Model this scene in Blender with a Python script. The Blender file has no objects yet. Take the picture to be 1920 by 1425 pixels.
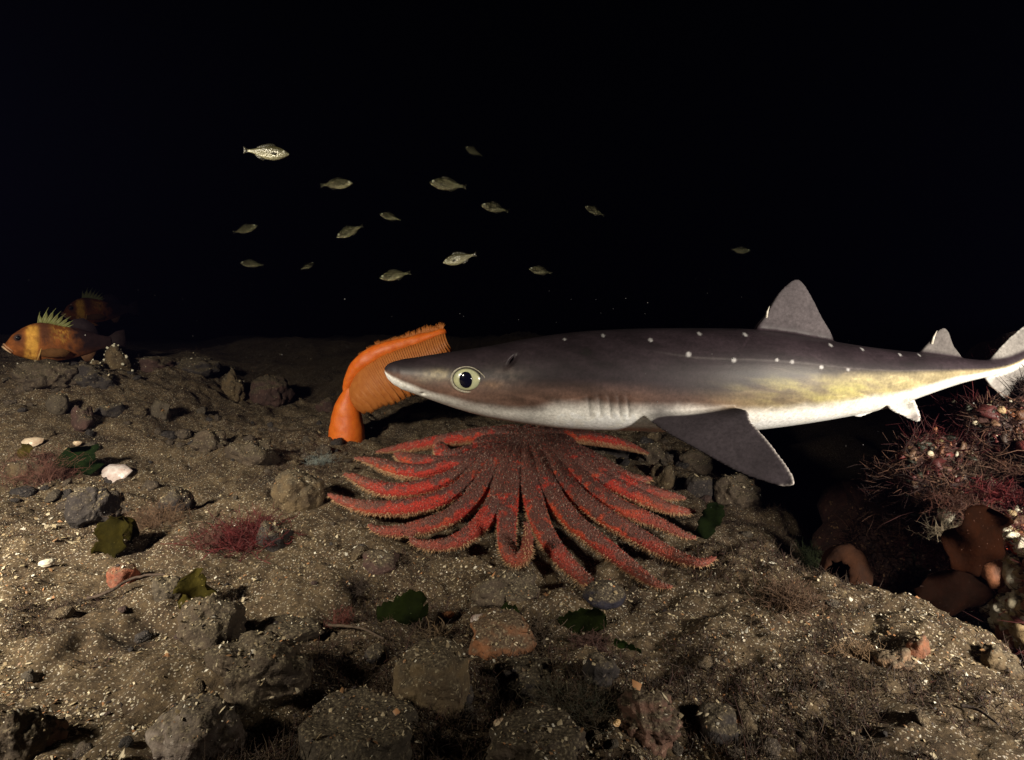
import bpy, bmesh, math, random
import numpy as np
from mathutils import Vector, Matrix, Euler

random.seed(7)
RNG = np.random.default_rng(11)
scn = bpy.context.scene
COL = scn.collection

# ------------------------------------------------------------------ camera
CAM_H, F, CU, CV = 0.45, 1144.0, 960.0, 712.5          # focal length and centre in photo pixels
PITCH = math.atan((CV - 575.0) / F)                    # level horizon sits at v = 575
cam_d = bpy.data.cameras.new('camera')
cam_d.sensor_width = 36.0
cam_d.lens = 36.0 * F / 1920.0
cam_d.clip_start, cam_d.clip_end = 0.02, 200.0
cam = bpy.data.objects.new('camera', cam_d)
COL.objects.link(cam)
cam.location = (0, 0, CAM_H)
cam.rotation_euler = (math.pi / 2 - PITCH, 0, 0)
scn.camera = cam

# ------------------------------------------------------------------ world: night water
world = bpy.data.worlds.new('World')
scn.world = world
world.use_nodes = True
_bg = world.node_tree.nodes['Background']
_bg.inputs['Color'].default_value = (0.0008, 0.0009, 0.0016, 1)
_bg.inputs['Strength'].default_value = 0.6

# ------------------------------------------------------------------ the diver's two strobes
def strobe(name, loc, target, power, angle, blend, col, size):
    l = bpy.data.lights.new(name, 'SPOT')
    l.energy, l.spot_size, l.spot_blend, l.color = power, math.radians(angle), blend, col
    l.shadow_soft_size = size
    o = bpy.data.objects.new(name, l)
    COL.objects.link(o)
    o.location = loc
    o.rotation_euler = (Vector(target) - Vector(loc)).to_track_quat('-Z', 'Y').to_euler()
    return o
strobe('strobe_left', (-1.20, 0.06, 0.86), (-1.58, 1.50, 0.04), 520, 154, 1.0, (1.0, 0.90, 0.72), 0.10)
strobe('strobe_right', (0.92, 0.10, 0.44), (1.02, 1.15, 0.16), 190, 155, 1.0, (1.0, 0.91, 0.77), 0.08)

scn.view_settings.view_transform = 'Standard'
scn.view_settings.look = 'None'
scn.view_settings.gamma = 1.0
scn.view_settings.exposure = 0.0
scn.view_settings.use_curve_mapping = False
scn.cycles.use_denoising = True
scn.cycles.max_bounces = 6
scn.cycles.volume_bounces = 0
scn.cycles.transparent_max_bounces = 4
scn.cycles.caustics_reflective = False
scn.cycles.caustics_refractive = False

# ------------------------------------------------------------------ projection helpers (photo pixel <-> place)
SP, CP = math.sin(PITCH), math.cos(PITCH)
def ray(u, v):
    a, b = (u - CU) / F, -(v - CV) / F
    return np.array([a, b * SP + CP, b * CP - SP])
def P(u, v, Y):
    d = ray(u, v)
    return np.array([0, 0, CAM_H]) + d * (Y / d[1])
def project(p):
    p = np.asarray(p, float)
    x, y, z = p[..., 0], p[..., 1], p[..., 2] - CAM_H
    dep = y * CP - z * SP
    up = y * SP + z * CP
    return CU + F * x / dep, CV - F * up / dep, dep

# ------------------------------------------------------------------ noise
def _hash(ix, iy, iz, seed):
    h = (ix.astype(np.int64) * 374761393 + iy.astype(np.int64) * 668265263 + iz.astype(np.int64) * 2147483647 + seed * 974711) & 0xffffffff
    h = ((h ^ (h >> 13)) * 1274126177) & 0xffffffff
    h = ((h ^ (h >> 16)) * 2246822519) & 0xffffffff
    return ((h ^ (h >> 15)) & 0xffffff) / float(0xffffff)
def vn(x, y, z, seed=0):
    x, y, z = np.broadcast_arrays(np.asarray(x, float), np.asarray(y, float), np.asarray(z, float))
    fx, fy, fz = np.floor(x), np.floor(y), np.floor(z)
    tx, ty, tz = x - fx, y - fy, z - fz
    tx, ty, tz = [t * t * t * (t * (t * 6 - 15) + 10) for t in (tx, ty, tz)]
    r = 0
    for dx in (0, 1):
        for dy in (0, 1):
            for dz in (0, 1):
                w = (tx if dx else 1 - tx) * (ty if dy else 1 - ty) * (tz if dz else 1 - tz)
                r = r + w * _hash(fx + dx, fy + dy, fz + dz, seed)
    return r * 2 - 1
def fbm(x, y, z=0.0, oct=4, seed=0, gain=0.5):
    r, a = 0, 1.0
    for k in range(oct):
        r = r + a * vn(np.asarray(x) * 2 ** k + 17.3 * k, np.asarray(y) * 2 ** k - 9.1 * k, np.asarray(z) * 2 ** k + 3.7 * k, seed + k)
        a *= gain
    return r
def sstep(a, b, x):
    t = np.clip((np.asarray(x, float) - a) / (b - a), 0, 1)
    return t * t * (3 - 2 * t)

# ------------------------------------------------------------------ terrain
STAR_C = np.array([0.03, 1.42])
def edge_x(y):
    return np.interp(y, [0.3, 0.55, 0.62, 0.70, 0.80, 0.88, 0.95, 1.02, 1.3, 2.0, 3.0, 6.0],
                     [3.0, 1.15, 0.76, 0.66, 0.59, 0.545, 0.49, 0.48, 0.56, 0.74, 0.95, 1.6])
def terrain(x, y, fine=True):
    x, y = np.broadcast_arrays(np.asarray(x, float), np.asarray(y, float))
    z = 0.045 * np.clip(y - 1.6, 0, 2.6) - 0.10 * np.clip(y - 4.6, 0, 30) * sstep(4.4, 6.0, y)
    z = z + 0.20 * sstep(-0.75, -1.75, x) * sstep(1.3, 2.2, y) * (1 - 0.7 * sstep(2.6, 3.6, y))
    r2 = ((x - STAR_C[0]) / 0.36) ** 2 + ((y - STAR_C[1]) / 0.30) ** 2
    z = z + 0.085 * np.exp(-r2)
    z = z + 0.030 * fbm(x * 2.1, y * 2.1, 0, 3, 5)
    drop = sstep(-0.04, 0.26, x - edge_x(y) + 0.05 * fbm(x * 9, y * 9, 0, 3, 31))
    z = z - drop * (0.30 + 0.1 * fbm(x * 3, y * 3, 2, 2, 8))
    z = z + .16 * sstep(2.3, 5.0, y) * fbm(x * .9, y * .9, 0, 3, 71)
    if fine:
        z = z + 0.015 * fbm(x * 10, y * 10, 0, 3, 15) + 0.0062 * fbm(x * 40, y * 40, 0, 4, 25)
    return z
_TS = np.concatenate([np.linspace(0.35, 3.0, 900), np.linspace(3.01, 9, 300)])
def G(u, v, fn=None, lift=0.0):
    """the place on the seabed that the photo shows at pixel u, v"""
    d = ray(u, v)
    Y = _TS
    X, Z = d[0] / d[1] * Y, CAM_H + d[2] / d[1] * Y
    T = (fn or terrain)(X, Y) + lift
    hit = np.nonzero(Z <= T)[0]
    i = hit[0] if len(hit) else 600
    if i > 0 and len(hit):
        a, b = Z[i - 1] - T[i - 1], T[i] - Z[i]
        k = a / (a + b + 1e-9)
        return np.array([X[i - 1] + k * (X[i] - X[i - 1]), Y[i - 1] + k * (Y[i] - Y[i - 1]), T[i - 1] + k * (T[i] - T[i - 1]) - lift])
    return np.array([X[i], Y[i], Z[i]])

# ------------------------------------------------------------------ object helpers
def mesh_np(name, V, Fc, cols=None, smooth=True):
    V = np.asarray(V, np.float32)
    me = bpy.data.meshes.new(name)
    if isinstance(Fc, np.ndarray):
        n, k = Fc.shape
        me.vertices.add(len(V)); me.vertices.foreach_set('co', V.ravel())
        me.loops.add(n * k); me.loops.foreach_set('vertex_index', Fc.astype(np.int32).ravel())
        me.polygons.add(n)
        me.polygons.foreach_set('loop_start', np.arange(0, n * k, k, dtype=np.int32))
        me.update(calc_edges=True)
    else:
        me.from_pydata([tuple(v) for v in V], [], [tuple(int(i) for i in f) for f in Fc])
        me.update()
    me.validate()
    if cols is not None:
        c = np.ones((len(V), 4), np.float32); c[:, :3] = cols
        at = me.color_attributes.new('tint', 'FLOAT_COLOR', 'POINT')
        at.data.foreach_set('color', c.ravel())
    if smooth:
        me.polygons.foreach_set('use_smooth', np.ones(len(me.polygons), bool))
    return me
def obj(name, me, mat=None, parent=None, loc=None):
    o = bpy.data.objects.new(name, me)
    COL.objects.link(o)
    if mat is not None and not me.materials:
        me.materials.append(mat)
    if parent is not None:
        o.parent = parent
    if loc is not None:
        o.location = loc
    return o
def tag(o, label, cat, group=None, kind=None):
    if label: o['label'] = label
    if cat: o['category'] = cat
    if group: o['group'] = group
    if kind: o['kind'] = kind
    return o
def empty(name, loc=(0, 0, 0)):
    o = bpy.data.objects.new(name, None)
    o.empty_display_size = 0.02
    COL.objects.link(o)
    o.location = loc
    return o
class Geo:
    """collects pieces into one mesh"""
    def __init__(s): s.V, s.F, s.C, s.n = [], [], [], 0
    def add(s, V, Fc, col=None):
        V = np.asarray(V, float)
        s.V.append(V); s.F += [tuple(int(i) + s.n for i in f) for f in Fc]
        s.C.append(np.broadcast_to(np.asarray(col if col is not None else (1, 1, 1), float), V.shape))
        s.n += len(V)
    def mesh(s, name, smooth=True, cols=True):
        return mesh_np(name, np.concatenate(s.V), s.F, np.concatenate(s.C) if cols else None, smooth)

# ------------------------------------------------------------------ materials
def material(name, base, base2=None, scale=40.0, rough=0.7, spec=0.4, bump=0.3, bscale=None, bdist=0.004, attr=False,
             attr_mix=0.35, coat=0.0, subsurf=0.0, sss_col=None, trans=0.0, metal=0.0, speck=None, speck_scale=300, speck_thr=0.62, sheen=0.0):
    m = bpy.data.materials.new(name)
    m.use_nodes = True
    nt = m.node_tree
    b = nt.nodes['Principled BSDF']
    N = nt.nodes.new
    L = nt.links.new
    tc = N('ShaderNodeTexCoord')
    nz = N('ShaderNodeTexNoise'); nz.inputs['Scale'].default_value = scale; nz.inputs['Detail'].default_value = 8; nz.inputs['Roughness'].default_value = 0.65
    L(tc.outputs['Object'], nz.inputs['Vector'])
    rmp = N('ShaderNodeMapRange'); rmp.inputs['From Min'].default_value = 0.34; rmp.inputs['From Max'].default_value = 0.68
    L(nz.outputs['Fac'], rmp.inputs['Value'])
    mix = N('ShaderNodeMix'); mix.data_type = 'RGBA'
    L(rmp.outputs['Result'], mix.inputs['Factor'])
    if attr:
        at = N('ShaderNodeAttribute'); at.attribute_name = 'tint'
        dk = N('ShaderNodeMix'); dk.data_type = 'RGBA'; dk.blend_type = 'MULTIPLY'; dk.inputs['Factor'].default_value = 1.0
        L(at.outputs['Color'], dk.inputs['A']); dk.inputs['B'].default_value = (1 - attr_mix,) * 3 + (1,)
        L(at.outputs['Color'], mix.inputs['A']); L(dk.outputs['Result'], mix.inputs['B'])
    else:
        mix.inputs['A'].default_value = (*base, 1)
        mix.inputs['B'].default_value = (*(base2 or base), 1)
    colout = mix.outputs['Result']
    if speck is not None:
        vo = N('ShaderNodeTexNoise'); vo.inputs['Scale'].default_value = speck_scale; vo.inputs['Detail'].default_value = 2
        L(tc.outputs['Object'], vo.inputs['Vector'])
        th = N('ShaderNodeMapRange'); th.inputs['From Min'].default_value = speck_thr; th.inputs['From Max'].default_value = speck_thr + 0.06
        L(vo.outputs['Fac'], th.inputs['Value'])
        m2 = N('ShaderNodeMix'); m2.data_type = 'RGBA'
        L(th.outputs['Result'], m2.inputs['Factor']); L(colout, m2.inputs['A']); m2.inputs['B'].default_value = (*speck, 1)
        colout = m2.outputs['Result']
    L(colout, b.inputs['Base Color'])
    b.inputs['Roughness'].default_value = rough
    b.inputs['Specular IOR Level'].default_value = spec
    b.inputs['Metallic'].default_value = metal
    b.inputs['Coat Weight'].default_value = coat
    b.inputs['Coat Roughness'].default_value = 0.12
    if subsurf:
        b.inputs['Subsurface Weight'].default_value = subsurf
        b.inputs['Subsurface Radius'].default_value = sss_col or (0.02, 0.006, 0.003)
        b.inputs['Subsurface Scale'].default_value = 0.4
    if bump:
        n2 = N('ShaderNodeTexNoise'); n2.inputs['Scale'].default_value = bscale or scale * 3; n2.inputs['Detail'].default_value = 5
        L(tc.outputs['Object'], n2.inputs['Vector'])
        bp = N('ShaderNodeBump'); bp.inputs['Strength'].default_value = bump; bp.inputs['Distance'].default_value = bdist
        L(n2.outputs['Fac'], bp.inputs['Height']); L(bp.outputs['Normal'], b.inputs['Normal'])
    if trans:
        tl = N('ShaderNodeBsdfTranslucent'); L(colout, tl.inputs['Color'])
        ms = N('ShaderNodeMixShader'); ms.inputs['Fac'].default_value = trans
        out = nt.nodes['Material Output']
        L(b.outputs['BSDF'], ms.inputs[1]); L(tl.outputs['BSDF'], ms.inputs[2]); L(ms.outputs['Shader'], out.inputs['Surface'])
    return m

# ================================================================== SETTING: seabed
def seabed():
    xs = np.concatenate([-np.geomspace(30, 1.95, 34), np.linspace(-1.9, 1.2, 720), np.geomspace(1.25, 30, 34)])
    ys = np.concatenate([np.linspace(-6, 0.36, 14), np.linspace(0.40, 1.3, 240), np.linspace(1.305, 2.6, 170), np.geomspace(2.62, 40, 70)])
    X, Y = np.meshgrid(xs, ys)
    Z = terrain(X, Y)
    far = sstep(2.4, 4.0, np.hypot(X, Y))
    Z = Z * (1 - 0.0 * far)
    V = np.stack([X, Y, Z], -1).reshape(-1, 3)
    nx, ny = len(xs), len(ys)
    i = np.arange(ny - 1)[:, None] * nx + np.arange(nx - 1)[None, :]
    Fc = np.stack([i, i + 1, i + nx + 1, i + nx], -1).reshape(-1, 4)
    m = bpy.data.materials.new('silty_shell_sand'); m.use_nodes = True
    nt = m.node_tree; b = nt.nodes['Principled BSDF']; N = nt.nodes.new; L = nt.links.new
    tc = N('ShaderNodeTexCoord')
    def noise(s, d=6, r=0.6):
        n = N('ShaderNodeTexNoise'); n.inputs['Scale'].default_value = s; n.inputs['Detail'].default_value = d; n.inputs['Roughness'].default_value = r
        L(tc.outputs['Object'], n.inputs['Vector']); return n
    def ramp(src, stops):
        r = N('ShaderNodeValToRGB'); e = r.color_ramp.elements
        while len(e) < len(stops): e.new(0.5)
        for k, (p, c) in enumerate(stops): e[k].position = p; e[k].color = (*c, 1)
        L(src, r.inputs['Fac']); return r
    big = ramp(noise(7, 8, 0.65).outputs['Fac'], [(0.30, (0.026, 0.018, 0.013)), (0.44, (0.070, 0.049, 0.030)), (0.57, (0.100, 0.073, 0.044)), (0.70, (0.042, 0.027, 0.018))])
    mid = ramp(noise(120, 6, 0.7).outputs['Fac'], [(0.34, (0.45, 0.42, 0.40)), (0.5, (0.95, 0.93, 0.9)), (0.66, (1.5, 1.45, 1.3))])
    mx = N('ShaderNodeMix'); mx.data_type = 'RGBA'; mx.blend_type = 'MULTIPLY'; mx.inputs['Factor'].default_value = 1
    L(big.outputs['Color'], mx.inputs['A']); L(mid.outputs['Color'], mx.inputs['B'])
    vo = N('ShaderNodeTexVoronoi'); vo.inputs['Scale'].default_value = 560; L(tc.outputs['Object'], vo.inputs['Vector'])
    sepc = N('ShaderNodeSeparateColor'); L(vo.outputs['Color'], sepc.inputs['Color'])
    gt = N('ShaderNodeMapRange'); gt.inputs['From Min'].default_value = 0.90; gt.inputs['From Max'].default_value = 0.93
    L(sepc.outputs['Red'], gt.inputs['Value'])
    gcol = ramp(sepc.outputs['Green'], [(0.0, (0.34, 0.29, 0.20)), (0.4, (0.42, 0.38, 0.30)), (0.7, (0.24, 0.15, 0.08)), (1.0, (0.5, 0.46, 0.4))])
    m2 = N('ShaderNodeMix'); m2.data_type = 'RGBA'
    L(gt.outputs['Result'], m2.inputs['Factor']); L(mx.outputs['Result'], m2.inputs['A']); L(gcol.outputs['Color'], m2.inputs['B'])
    L(m2.outputs['Result'], b.inputs['Base Color'])
    b.inputs['Roughness'].default_value = 0.9; b.inputs['Specular IOR Level'].default_value = 0.25
    bn = N('ShaderNodeBump'); bn.inputs['Strength'].default_value = 0.9; bn.inputs['Distance'].default_value = 0.0045
    L(noise(210, 6, 0.75).outputs['Fac'], bn.inputs['Height']); L(bn.outputs['Normal'], b.inputs['Normal'])
    o = obj('seabed', mesh_np('seabed', V, Fc), m)
    tag(o, None, None, kind='structure')
seabed()

# ================================================================== rocks
def ico(sub):
    bm = bmesh.new(); bmesh.ops.create_icosphere(bm, subdivisions=sub, radius=1)
    V = np.array([v.co[:] for v in bm.verts]); Fc = np.array([[v.index for v in f.verts] for f in bm.faces]); bm.free()
    return V, Fc
ICO = {k: ico(k) for k in (1, 2, 3, 4, 5)}
def rock_mesh(name, rx, ry, rz, seed, rugged=0.22, fine=0.05, sub=4, flat=0.0, facet=0.0):
    V, Fc = ICO[sub]
    n = V.copy()
    if facet:                                            # chop with planes
        rg = np.random.default_rng(seed)
        for _ in range(9):
            d = rg.normal(size=3); d /= np.linalg.norm(d); h = rg.uniform(0.55, 0.9)
            k = n @ d
            n = n - np.outer(np.clip(k - h, 0, None) * facet, d)
    r = 1 + 1.35 * rugged * fbm(V[:, 0] * 1.3 + seed * 3.1, V[:, 1] * 1.3, V[:, 2] * 1.3, 3, seed) + 1.0 * fine * fbm(V[:, 0] * 5, V[:, 1] * 5 + seed, V[:, 2] * 5, 4, seed + 50, .6)
    n = n * r[:, None]
    if flat: n[:, 2] = np.where(n[:, 2] > 0, n[:, 2] * (1 - flat * sstep(0.3, 1.0, n[:, 2])), n[:, 2])
    return mesh_np(name, n * np.array([rx, ry, rz]), Fc)
ROCKM = {}
def rock_mat(c1, c2, speck=None):
    """stone with silt and shell grit settled on whatever faces up"""
    k = (c1, c2, speck)
    if k in ROCKM: return ROCKM[k]
    m = material('rock_surface', c1, c2, scale=34, rough=0.88, spec=0.25, bump=0.9, bscale=120, bdist=0.006, speck=speck, speck_scale=210, speck_thr=0.63)
    nt = m.node_tree; b = nt.nodes['Principled BSDF']; N = nt.nodes.new; L = nt.links.new
    src = b.inputs['Base Color'].links[0].from_socket
    tc = nt.nodes['Texture Coordinate']
    ge = N('ShaderNodeNewGeometry'); sx = N('ShaderNodeSeparateXYZ'); L(ge.outputs['Normal'], sx.inputs['Vector'])
    nz = N('ShaderNodeTexNoise'); nz.inputs['Scale'].default_value = 26; nz.inputs['Detail'].default_value = 7; nz.inputs['Roughness'].default_value = .7
    L(tc.outputs['Object'], nz.inputs['Vector'])
    ad = N('ShaderNodeMath'); ad.operation = 'MULTIPLY_ADD'; ad.inputs[1].default_value = 1.5; L(nz.outputs['Fac'], ad.inputs[0]); L(sx.outputs['Z'], ad.inputs[2])
    mr = N('ShaderNodeMapRange'); mr.inputs['From Min'].default_value = 1.0; mr.inputs['From Max'].default_value = 1.55; mr.inputs['To Max'].default_value = .85; L(ad.outputs[0], mr.inputs['Value'])
    sp = N('ShaderNodeTexNoise'); sp.inputs['Scale'].default_value = 330; sp.inputs['Detail'].default_value = 3; L(tc.outputs['Object'], sp.inputs['Vector'])
    cr = N('ShaderNodeValToRGB'); e = cr.color_ramp.elements
    e[0].position = .36; e[0].color = (.030, .023, .016, 1); e[1].position = .70; e[1].color = (.24, .20, .13, 1)
    q = e.new(.56); q.color = (.085, .066, .042, 1)
    L(sp.outputs['Fac'], cr.inputs['Fac'])
    mx = N('ShaderNodeMix'); mx.data_type = 'RGBA'; L(mr.outputs['Result'], mx.inputs['Factor']); L(src, mx.inputs['A']); L(cr.outputs['Color'], mx.inputs['B'])
    L(mx.outputs['Result'], b.inputs['Base Color'])
    ROCKM[k] = m
    return m
ROCKS = []
BROWN = ((0.085, 0.062, 0.042), (0.040, 0.030, 0.024), (0.20, 0.16, 0.11))
DARK = ((0.040, 0.033, 0.030), (0.018, 0.015, 0.016), (0.11, 0.09, 0.075))
GREY = ((0.082, 0.066, 0.048), (0.045, 0.035, 0.026), (0.17, 0.135, 0.09))
RED = ((0.075, 0.040, 0.033), (0.038, 0.024, 0.022), (0.15, 0.10, 0.08))
CRUST = ((0.125, 0.088, 0.047), (0.048, 0.033, 0.021), (0.27, 0.22, 0.14))
ORANGE = ((0.24, 0.10, 0.045), (0.11, 0.055, 0.030), None)
PALE = ((0.24, 0.20, 0.17), (0.10, 0.07, 0.058), (0.36, 0.31, 0.27))
def rock(u, v, w, h, pal, label, name='rock', depth=0.9, sink=0.32, seed=None, tilt=0.0, **kw):
    """u, v: middle of the rock's foot on the seabed in the photo; w, h: its size there in pixels"""
    g = G(u, v)
    dep = project(g)[2]
    sc = dep / F * (.86 if v < 1150 else .95)
    sink = min(.47, sink + .14)
    rx, rz = w * sc / 2, h * .9 * sc / (2 - 2 * sink)
    ry = rx * depth
    s = seed if seed is not None else int(u * 7 + v)
    kw.setdefault('sub', 5 if w > 90 else 4)
    me = rock_mesh(name, rx, ry, rz, s, **kw)
    o = obj(name, me, rock_mat(*pal), loc=(g[0], g[1] + ry * 0.55, g[2] + rz * (1 - 2 * sink)))
    o.rotation_euler = (random.uniform(-0.1, 0.1), tilt, random.uniform(-0.4, 0.4))
    ROCKS.append(o)
    return tag(o, label, 'rock')

rock(806, 1322, 158, 112, CRUST, 'round cobble with pale ribbed crust, at the bottom centre of the seabed', fine=0.03, rugged=0.12, sink=0.25)
rock(936, 1222, 128, 66, ORANGE, 'smooth orange-brown cobble below the curled front arm of the star', fine=0.015, rugged=0.15, sink=0.2, tilt=0.12)
rock(352, 1428, 165, 105, PALE, 'whitish pink crusted rock at the bottom edge, left of the big flat rock', rugged=0.15, sink=0.2)
rock(668, 1450, 250, 150, GREY, 'big flat grey-brown rock at the bottom edge, the widest rock in view', rugged=0.14, fine=0.02, flat=0.55, sink=0.25)
rock(470, 1312, 200, 112, BROWN, 'dark brown overhanging rock with a black hollow under its right side', rugged=0.25, facet=0.9, sink=0.12, tilt=0.2)
rock(385, 1205, 130, 78, BROWN, 'humped brown rock with a blackish right side under the olive seaweed', rugged=0.2, sink=0.25)
rock(525, 1212, 140, 34, BROWN, 'thin flat slab lying above the overhanging rock', rugged=0.12, facet=0.6, sink=0.2)
rock(222, 1098, 62, 46, ((0.34, 0.10, 0.05), (0.12, 0.055, 0.04), None), 'small orange-red rock at the left end of the twig', fine=0.02, sink=0.2)
rock(172, 985, 100, 105, DARK, 'blackish block of rock with a brown cap beside the white shell', rugged=0.2, facet=0.8, sink=0.15)
rock(548, 952, 108, 84, CRUST, 'yellowish crusted boulder left of the sea star arms', rugged=0.14, fine=0.05, sink=0.2, tilt=0.15)
rock(322, 955, 74, 48, DARK, 'black oblong rock with pale shell scraps on its left end', facet=0.6, sink=0.2, tilt=0.3)
rock(507, 1026, 70, 56, DARK, 'rounded blackish rock at the right end of the red feathery seaweed', sink=0.2)
rock(102, 772, 48, 46, GREY, 'smooth grey-brown egg-shaped cobble below the front orange fish', fine=0.015, rugged=0.1, sink=0.1)
rock(200, 782, 58, 38, DARK, 'dark angular slab tilted on the sand below the fish', facet=1.0, rugged=0.1, sink=0.1)
rock(146, 806, 52, 58, RED, 'dark red wedge-shaped rock left of the dark angular slab', facet=0.9, sink=0.15)
rock(302, 788, 40, 44, GREY, 'pointed grey rock standing in the pale sand patch', facet=0.9, sink=0.1)
rock(492, 752, 110, 60, RED, 'large dark maroon round rock far behind the sand patch', rugged=0.12, sink=0.25)
rock(434, 746, 46, 56, CRUST, 'knobbly crusted lump touching the maroon rock', rugged=0.35, fine=0.12, sink=0.15)
rock(388, 846, 62, 46, BROWN, 'brown bristly rock beside a bright white chip', rugged=0.3, fine=0.12, sink=0.2)
rock(462, 868, 90, 52, BROWN, 'wide lumpy brown rock with pale blotches behind the crusted boulder', rugged=0.35, fine=0.12, sink=0.25)
rock(1246, 916, 66, 58, CRUST, 'rough orange-tan rock touching the upper right arms of the star', rugged=0.25, facet=0.6, sink=0.12)
rock(1312, 934, 58, 58, DARK, 'dark grey dome-shaped rock beside the rough orange-tan rock', fine=0.02, sink=0.15)
rock(1392, 948, 92, 62, BROWN, 'flattish brown rock at the edge of the dark gap under the fin tip', rugged=0.25, sink=0.2)
rock(1150, 852, 80, 46, DARK, 'blackish rock just under the shark belly, right of the star disc', rugged=0.2, sink=0.25)
rock(1226, 868, 64, 40, BROWN, 'brown rock under the root of the pectoral fin', rugged=0.25, sink=0.2)
rock(1302, 880, 70, 40, BROWN, 'mottled brown rock half hidden by the pectoral fin', rugged=0.25, sink=0.2)
rock(1136, 1136, 96, 44, ((0.022, 0.02, 0.03), (0.012, 0.011, 0.018), None), 'blue-black oval stone under the tip of a front arm', fine=0.01, rugged=0.08, sink=0.15)
rock(712, 1066, 78, 38, RED, 'low reddish-brown rock in front of the lowest left arm', rugged=0.2, sink=0.25)
rock(940, 1128, 124, 56, BROWN, 'brown fuzzy mound directly below the curled arm', rugged=0.25, fine=0.1, sink=0.3)
rock(1128, 1278, 70, 54, DARK, 'dark grey round cobble with a white shell rim on its left', fine=0.02, sink=0.2)
rock(1226, 1376, 128, 64, ((0.16, 0.085, 0.06), (0.07, 0.042, 0.034), (0.32, 0.2, 0.15)), 'rusty pink bristly lump near the bottom right of centre', rugged=0.25, fine=0.14, sink=0.25)
rock(22, 1430, 95, 120, BROWN, 'dark brown boulder cut by the bottom left corner', rugged=0.2, facet=0.6, sink=0.15)
rock(78, 1400, 62, 58, ((0.15, 0.075, 0.05), (0.08, 0.05, 0.035), None), 'small reddish-brown cobble beside the corner boulder', sink=0.2)
rock(1345, 1382, 86, 50, DARK, 'low dark rock with a pale orange shell on its right side', rugged=0.2, sink=0.2)
rock(310, 1122, 66, 50, GREY, 'grey-brown cobble just behind the twig', sink=0.2, fine=0.02)
rock(1010, 1450, 190, 100, BROWN, 'wide brown rock at the bottom edge right of centre', rugged=0.2, facet=0.5, flat=0.4, sink=0.25)
rock(704, 1240, 46, 30, DARK, 'small slate-grey stone left of the ribbed cobble', fine=0.01, rugged=0.1, sink=0.15)
rock(862, 1318, 52, 42, DARK, 'small dark stone tucked against the right of the ribbed cobble', sink=0.2)
rock(1000, 1290, 110, 46, DARK, 'dark weedy lump in the middle of the bottom quarter', rugged=0.3, fine=0.12, sink=0.25)
rock(40, 905, 70, 46, CRUST, 'tan gravelly hump at the left edge', rugged=0.3, fine=0.1, sink=0.3)
rock(60, 722, 120, 46, BROWN, 'brown rubbly ledge beneath the front orange fish', rugged=0.3, fine=0.1, sink=0.3)
rock(160, 722, 90, 40, DARK, 'dark rubble rock under the tail of the front orange fish', rugged=0.3, fine=0.1, sink=0.3)
rock(278, 690, 70, 26, RED, 'low reddish rock far back, right of the barnacled lump', rugged=0.25, sink=0.3)
rock(360, 695, 90, 30, DARK, 'long dark rock far back on the dim slope', rugged=0.25, sink=0.3)
rock(612, 770, 40, 30, RED, 'small maroon rock just left of the orange sea pen', sink=0.25)

# ================================================================== spiny dogfish shark
def tube(g, pts, rad, m=8, col=None, cap=True):
    pts = np.array(pts, float); n = len(pts)
    rad = np.broadcast_to(np.asarray(rad, float), (n,))
    tan = np.gradient(pts, axis=0); tan /= np.linalg.norm(tan, axis=1)[:, None] + 1e-12
    up = np.array([0, 0, 1.0]) if abs(tan[0][2]) < .9 else np.array([1.0, 0, 0])
    V = []
    for i in range(n):
        s = np.cross(tan[i], up); s /= np.linalg.norm(s) + 1e-12
        w = np.cross(s, tan[i]); up = w
        a = np.arange(m) * 2 * math.pi / m
        V.append(pts[i] + rad[i] * (np.cos(a)[:, None] * s + np.sin(a)[:, None] * w))
    fs = [(i * m + j, i * m + (j + 1) % m, (i + 1) * m + (j + 1) % m, (i + 1) * m + j) for i in range(n - 1) for j in range(m)]
    V = np.concatenate(V)
    if cap:
        fs += [tuple(range(m))[::-1], tuple(range((n - 1) * m, n * m))]
    c = col
    if col is not None and np.ndim(col) == 2: c = np.repeat(np.asarray(col), m, axis=0)
    g.add(V, fs, c)
def batch_tubes(g, P_, rad, m, cols):
    """many thin tubes at once: P_ (n, k, 3), rad (k,), cols (n, 3)"""
    P_ = np.asarray(P_, float); n, k, _ = P_.shape
    T = np.gradient(P_, axis=1); T /= np.linalg.norm(T, axis=2)[:, :, None] + 1e-12
    ref = np.where(np.abs(T[:, :1, 2:3]) < .8, np.array([0, 0, 1.0]), np.array([1.0, 0, 0]))
    S_ = np.cross(T, np.broadcast_to(ref, T.shape)); S_ /= np.linalg.norm(S_, axis=2)[:, :, None] + 1e-12
    W_ = np.cross(S_, T); a = np.arange(m) * 2 * math.pi / m
    V = P_[:, :, None] + np.asarray(rad)[None, :, None, None] * (np.cos(a)[None, None, :, None] * S_[:, :, None] + np.sin(a)[None, None, :, None] * W_[:, :, None])
    i, j = np.meshgrid(np.arange(k - 1), np.arange(m), indexing='ij'); i, j = i.ravel(), j.ravel()
    q = np.stack([i * m + j, i * m + (j + 1) % m, (i + 1) * m + (j + 1) % m, (i + 1) * m + j], 1)
    fs = (q[None] + (np.arange(n) * k * m)[:, None, None]).reshape(-1, 4)
    g.V.append(V.reshape(-1, 3)); g.F += (fs + g.n).tolist(); g.C.append(np.repeat(np.asarray(cols), k * m, axis=0)); g.n += n * k * m
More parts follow.
